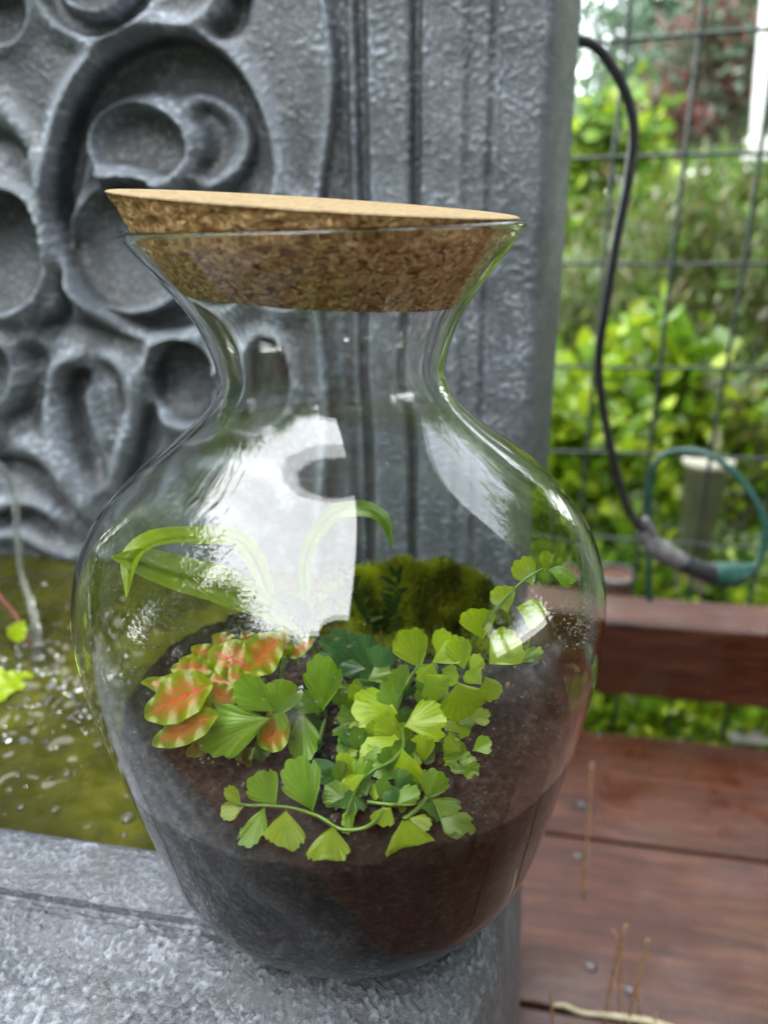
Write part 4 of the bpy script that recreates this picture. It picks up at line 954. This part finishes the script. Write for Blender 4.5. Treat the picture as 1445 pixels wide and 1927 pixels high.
tag(link('pale_stone', box(pale, (.09, -.01, 0), (0, .05, 0), (0, 0, .03), 'pale_stone', .012), m_mottle('limestone', (.42, .43, .40), (.66, .66, .62), 25)), 'pale flat stone lying beyond the deck under the rail at the right edge', 'stone')

# ------------------------------------------------------------------ behind the camera: porch roof, house and trees that the glass mirrors
M_SOFFIT = m_mottle('soffit_paint', (.13, .135, .135), (.17, .175, .175), 4, .6)
hr = thing('porch_roof', 'covered porch roof with boarded soffit overhead to the right', 'roof', (2.0, -1.5, 2.6))
ZP = H + 2.45
for k in range(34):
    x = 0.30 + .065 + k * .13; link('soffit_board', box((x, -1.14, ZP), (.0625, 0, 0), (0, 2.28, 0), (0, 0, .008), 'soffit_board', .002), M_SOFFIT, hr)
link('fascia', box((0.285, -1.14, ZP + .06), (.014, 0, 0), (0, 2.3, 0), (0, 0, .09), 'fascia', .003), M_SOFFIT, hr)
link('roof_deck', box((2.55, -1.14, ZP + .10), (2.25, 0, 0), (0, 2.3, 0), (0, 0, .04), 'roof_deck', .003), m_mottle('shingle', (.05, .05, .05), (.10, .10, .10), 30), hr)
hs_ = thing('clapboard_house', 'grey clapboard house wall behind the viewer', 'house', (1.3, -3.3, ZD))
for k in range(31):
    z = ZD + .06 + k * .115
    if z > ZP + 0.1: break
    link('siding_board', box((2.95, -3.3, z), (3.7, 0, 0), (0, .014, .004), (0, .004, .0565), 'siding_board', .001), m_mottle('siding', (.16, .19, .17), (.22, .25, .23), 5, .7) if k == 0 else bpy.data.materials['siding'], hs_)
for i, (x, y, r, h_) in enumerate(((-3.6, -2.0, 1.5, 3.6), (-4.6, 0.4, 1.6, 4.0), (-2.6, -4.8, 1.5, 3.0), (-3.8, 3.2, 1.7, 3.6), (6.2, 2.6, 2.0, 4.4), (5.0, 5.5, 1.6, 3.2), (6.4, .2, 2.0, 4.6), (6.2, -2.4, 2.0, 4.4))):
    shrub('garden_tree', ('broad leafed tree left behind the viewer', 'tree left of the fountain outside the picture', 'tree behind the viewer beyond the house corner', 'tree left behind the fountain panel', 'tree far right of the deck outside the picture', 'tree right behind the fence outside the picture', 'tree right of the porch outside the picture', 'tree right of the house behind the viewer')[i], 'tree', (x, y, h_ * .72), (r, r, h_ * .42), 8000, .17, G_BR + G_MID, 'trees around the yard', .2, .5, 18)

# the person taking the picture, kneeling behind the lens (mirrored dark in the glass)
M_SKIN = m_mottle('skin', (.30, .17, .12), (.38, .23, .17), 40, .5, .1, Subsurface_Weight=.1)
M_SHIRT = m_mottle('dark_shirt_cloth', (.018, .02, .026), (.03, .033, .04), 200, .9)
M_JEANS = m_mottle('denim', (.02, .03, .05), (.04, .055, .085), 250, .9)
M_HAIR = m_mottle('dark_hair', (.012, .008, .006), (.03, .02, .014), 300, .6)
per = thing('person', 'person in dark shirt and jeans kneeling behind the viewpoint with a phone in both hands', 'person', (0, -.5, ZD))
def skinned(name, verts, edges, rads, mat, sub=2):
    me = bpy.data.meshes.new(name); me.from_pydata([tuple(v) for v in verts], edges, []); o = link(name, me, mat, per)
    sm = o.modifiers.new('skin', 'SKIN'); sm.use_smooth_shade = True
    for d, q in zip(me.skin_vertices[0].data, rads): d.radius = (q, q) if not hasattr(q, '__len__') else q
    me.skin_vertices[0].data[0].use_root = True
    o.modifiers.new('sub', 'SUBSURF').levels = sub; o.modifiers['sub'].render_levels = sub; return o
V_, E_, R_ = [], [], []
def node(p, r, par=None):
    V_.append(p); R_.append(r)
    if par is not None: E_.append((par, len(V_) - 1))
    return len(V_) - 1
ch = node((0, -.36, .20), .10); nk = node((0, -.31, .36), .058, ch); nk2 = node((0, -.30, .42), .052, nk); h1 = node((0, -.28, .48), (.068, .075), nk2); h2 = node((0, -.28, .55), (.075, .088), h1); node((0, -.285, .60), (.055, .065), h2)
for sx in (-1, 1):
    sh_ = node((sx * .15, -.35, .32), .055, nk); el = node((sx * .22, -.22, .12), .040, sh_); wr = node((sx * .085, -.085, .215), .024, el); pm = node((sx * .062, -.050, .245), (.030, .016), wr)
    for k in range(4):
        a = node((sx * (.050 - .001 * k), -.036 - .006 * k, .262 - .012 * k + .02), .0085, pm); b_ = node((sx * .040, -.026 - .004 * k, .270 - .013 * k + .02), .0075, a); node((sx * .028, -.030 - .004 * k, .268 - .013 * k + .02), .0065, b_)
    a = node((sx * .050, -.062, .262), .010, pm); node((sx * .034, -.050, .285), .0085, a)
skinned('body', V_, E_, R_, M_SKIN)
V_, E_, R_ = [], [], []
hp = node((0, -.42, -.06), (.15, .11)); wa = node((0, -.40, .06), (.13, .10), hp); cc_ = node((0, -.37, .20), (.155, .115), wa); up_ = node((0, -.33, .31), (.12, .08), cc_); node((0, -.315, .355), .066, up_)
for sx in (-1, 1):
    sh_ = node((sx * .165, -.35, .30), .068, up_); el = node((sx * .225, -.225, .12), .052, sh_); node((sx * .16, -.15, .165), .042, el)
skinned('shirt', V_, E_, R_, M_SHIRT)
V_, E_, R_ = [], [], []
hp = node((0, -.43, -.08), (.155, .125))
for sx in (-1, 1):
    t1 = node((sx * .10, -.37, -.16), .092, hp); kn_ = node((sx * .12, -.22, ZD + .075), .066, t1); ca_ = node((sx * .12, -.42, ZD + .065), .058, kn_); an_ = node((sx * .12, -.66, ZD + .05), .042, ca_)
skinned('trousers', V_, E_, R_, M_JEANS)
for sx in (-1, 1):
    v, f = tube([(sx * .115, -.66, ZD + .045), (sx * .115, -.72, ZD + .05), (sx * .115, -.76, ZD + .02), (sx * .115, -.72, ZD + .018)], [.036, .040, .018, .012], 12, 6); link('shoe', mesh('shoe', v, f), M_CABLE, per)
    link('eye', mesh('eye', IV * .0125 + np.array([sx * .032, -.203, .535]), IF), M_WHITE, per); link('pupil', mesh('pupil', IV * .006 + np.array([sx * .032, -.1935, .534]), IF), M_CABLE, per)
    link('ear', mesh('ear', IV * np.array([.009, .018, .028]) + np.array([sx * .078, -.285, .525]), IF), M_SKIN, per)
v, f = tube([(0, -.203, .545), (0, -.187, .520), (0, -.181, .508), (0, -.197, .500)], [.006, .010, .013, .008], 10, 5); link('nose', mesh('nose', v, f), M_SKIN, per)
v, f = tube([(-.024, -.207, .478), (0, -.197, .477), (.024, -.207, .478)], [.003, .0065, .003], 8, 5); link('mouth', mesh('mouth', v, f), flat('lips', (.30, .10, .09), .5), per)
hv = IV * np.array([.088, .100, .088]) + np.array([0, -.297, .572]); hv = hv * (1 + .0) ; hv[:, 2] = np.maximum(hv[:, 2], np.where(hv[:, 1] > -.265, .575, .45)); link('hair', mesh('hair', hv, IF), M_HAIR, per)
cm = cam.matrix_world
ph_ = thing('mobile_phone', 'dark mobile phone held upright by the kneeling person at the viewpoint', 'phone', (0, -.02, .26))
def camv(x, y, z): return np.array(cm @ Vector((x, y, z)))
o0 = camv(0, 0, 0); link('case', box(camv(.0, -.052, .016), camv(.036, 0, 0) - o0, camv(0, .073, 0) - o0, camv(0, 0, .004) - o0, 'case', .003), M_CABLE, ph_)
link('screen', box(camv(.0, -.052, .0208), camv(.033, 0, 0) - o0, camv(0, .070, 0) - o0, camv(0, 0, .0006) - o0, 'screen', .0003), flat('screen_glass', (.02, .02, .022), .1), ph_)
v, f = tube([camv(0, 0, .0115), camv(0, 0, .0105)], [.009, .009], 20, 1, False); link('lens', mesh('lens', v, f), flat('lens_glass', (.01, .01, .015), .05), ph_)

for x, y, z, rx, ry, rz, lab in ((-2.3, -1.2, .35, .8, 1.0, 1.1, 'tall hedge shrub left of the deck behind the viewer'), (-2.2, .9, .4, .7, 1.0, 1.1, 'tall hedge shrub left of the fountain outside the picture'), (-1.9, -3.0, .5, 1.0, .8, 1.2, 'tall shrub at the house corner behind the viewer'),
        (2.6, 1.0, .3, .7, .7, 1.0, 'shrub right of the deck outside the picture'), (2.9, 2.3, .6, .9, .8, 1.3, 'taller shrub right of the fence outside the picture')):
    shrub('hedge_shrub', lab, 'shrub', (x, y, z), (rx, ry, rz), 8000, .11, G_MID + G_BR, 'hedge round the yard', .3, .55, 22)
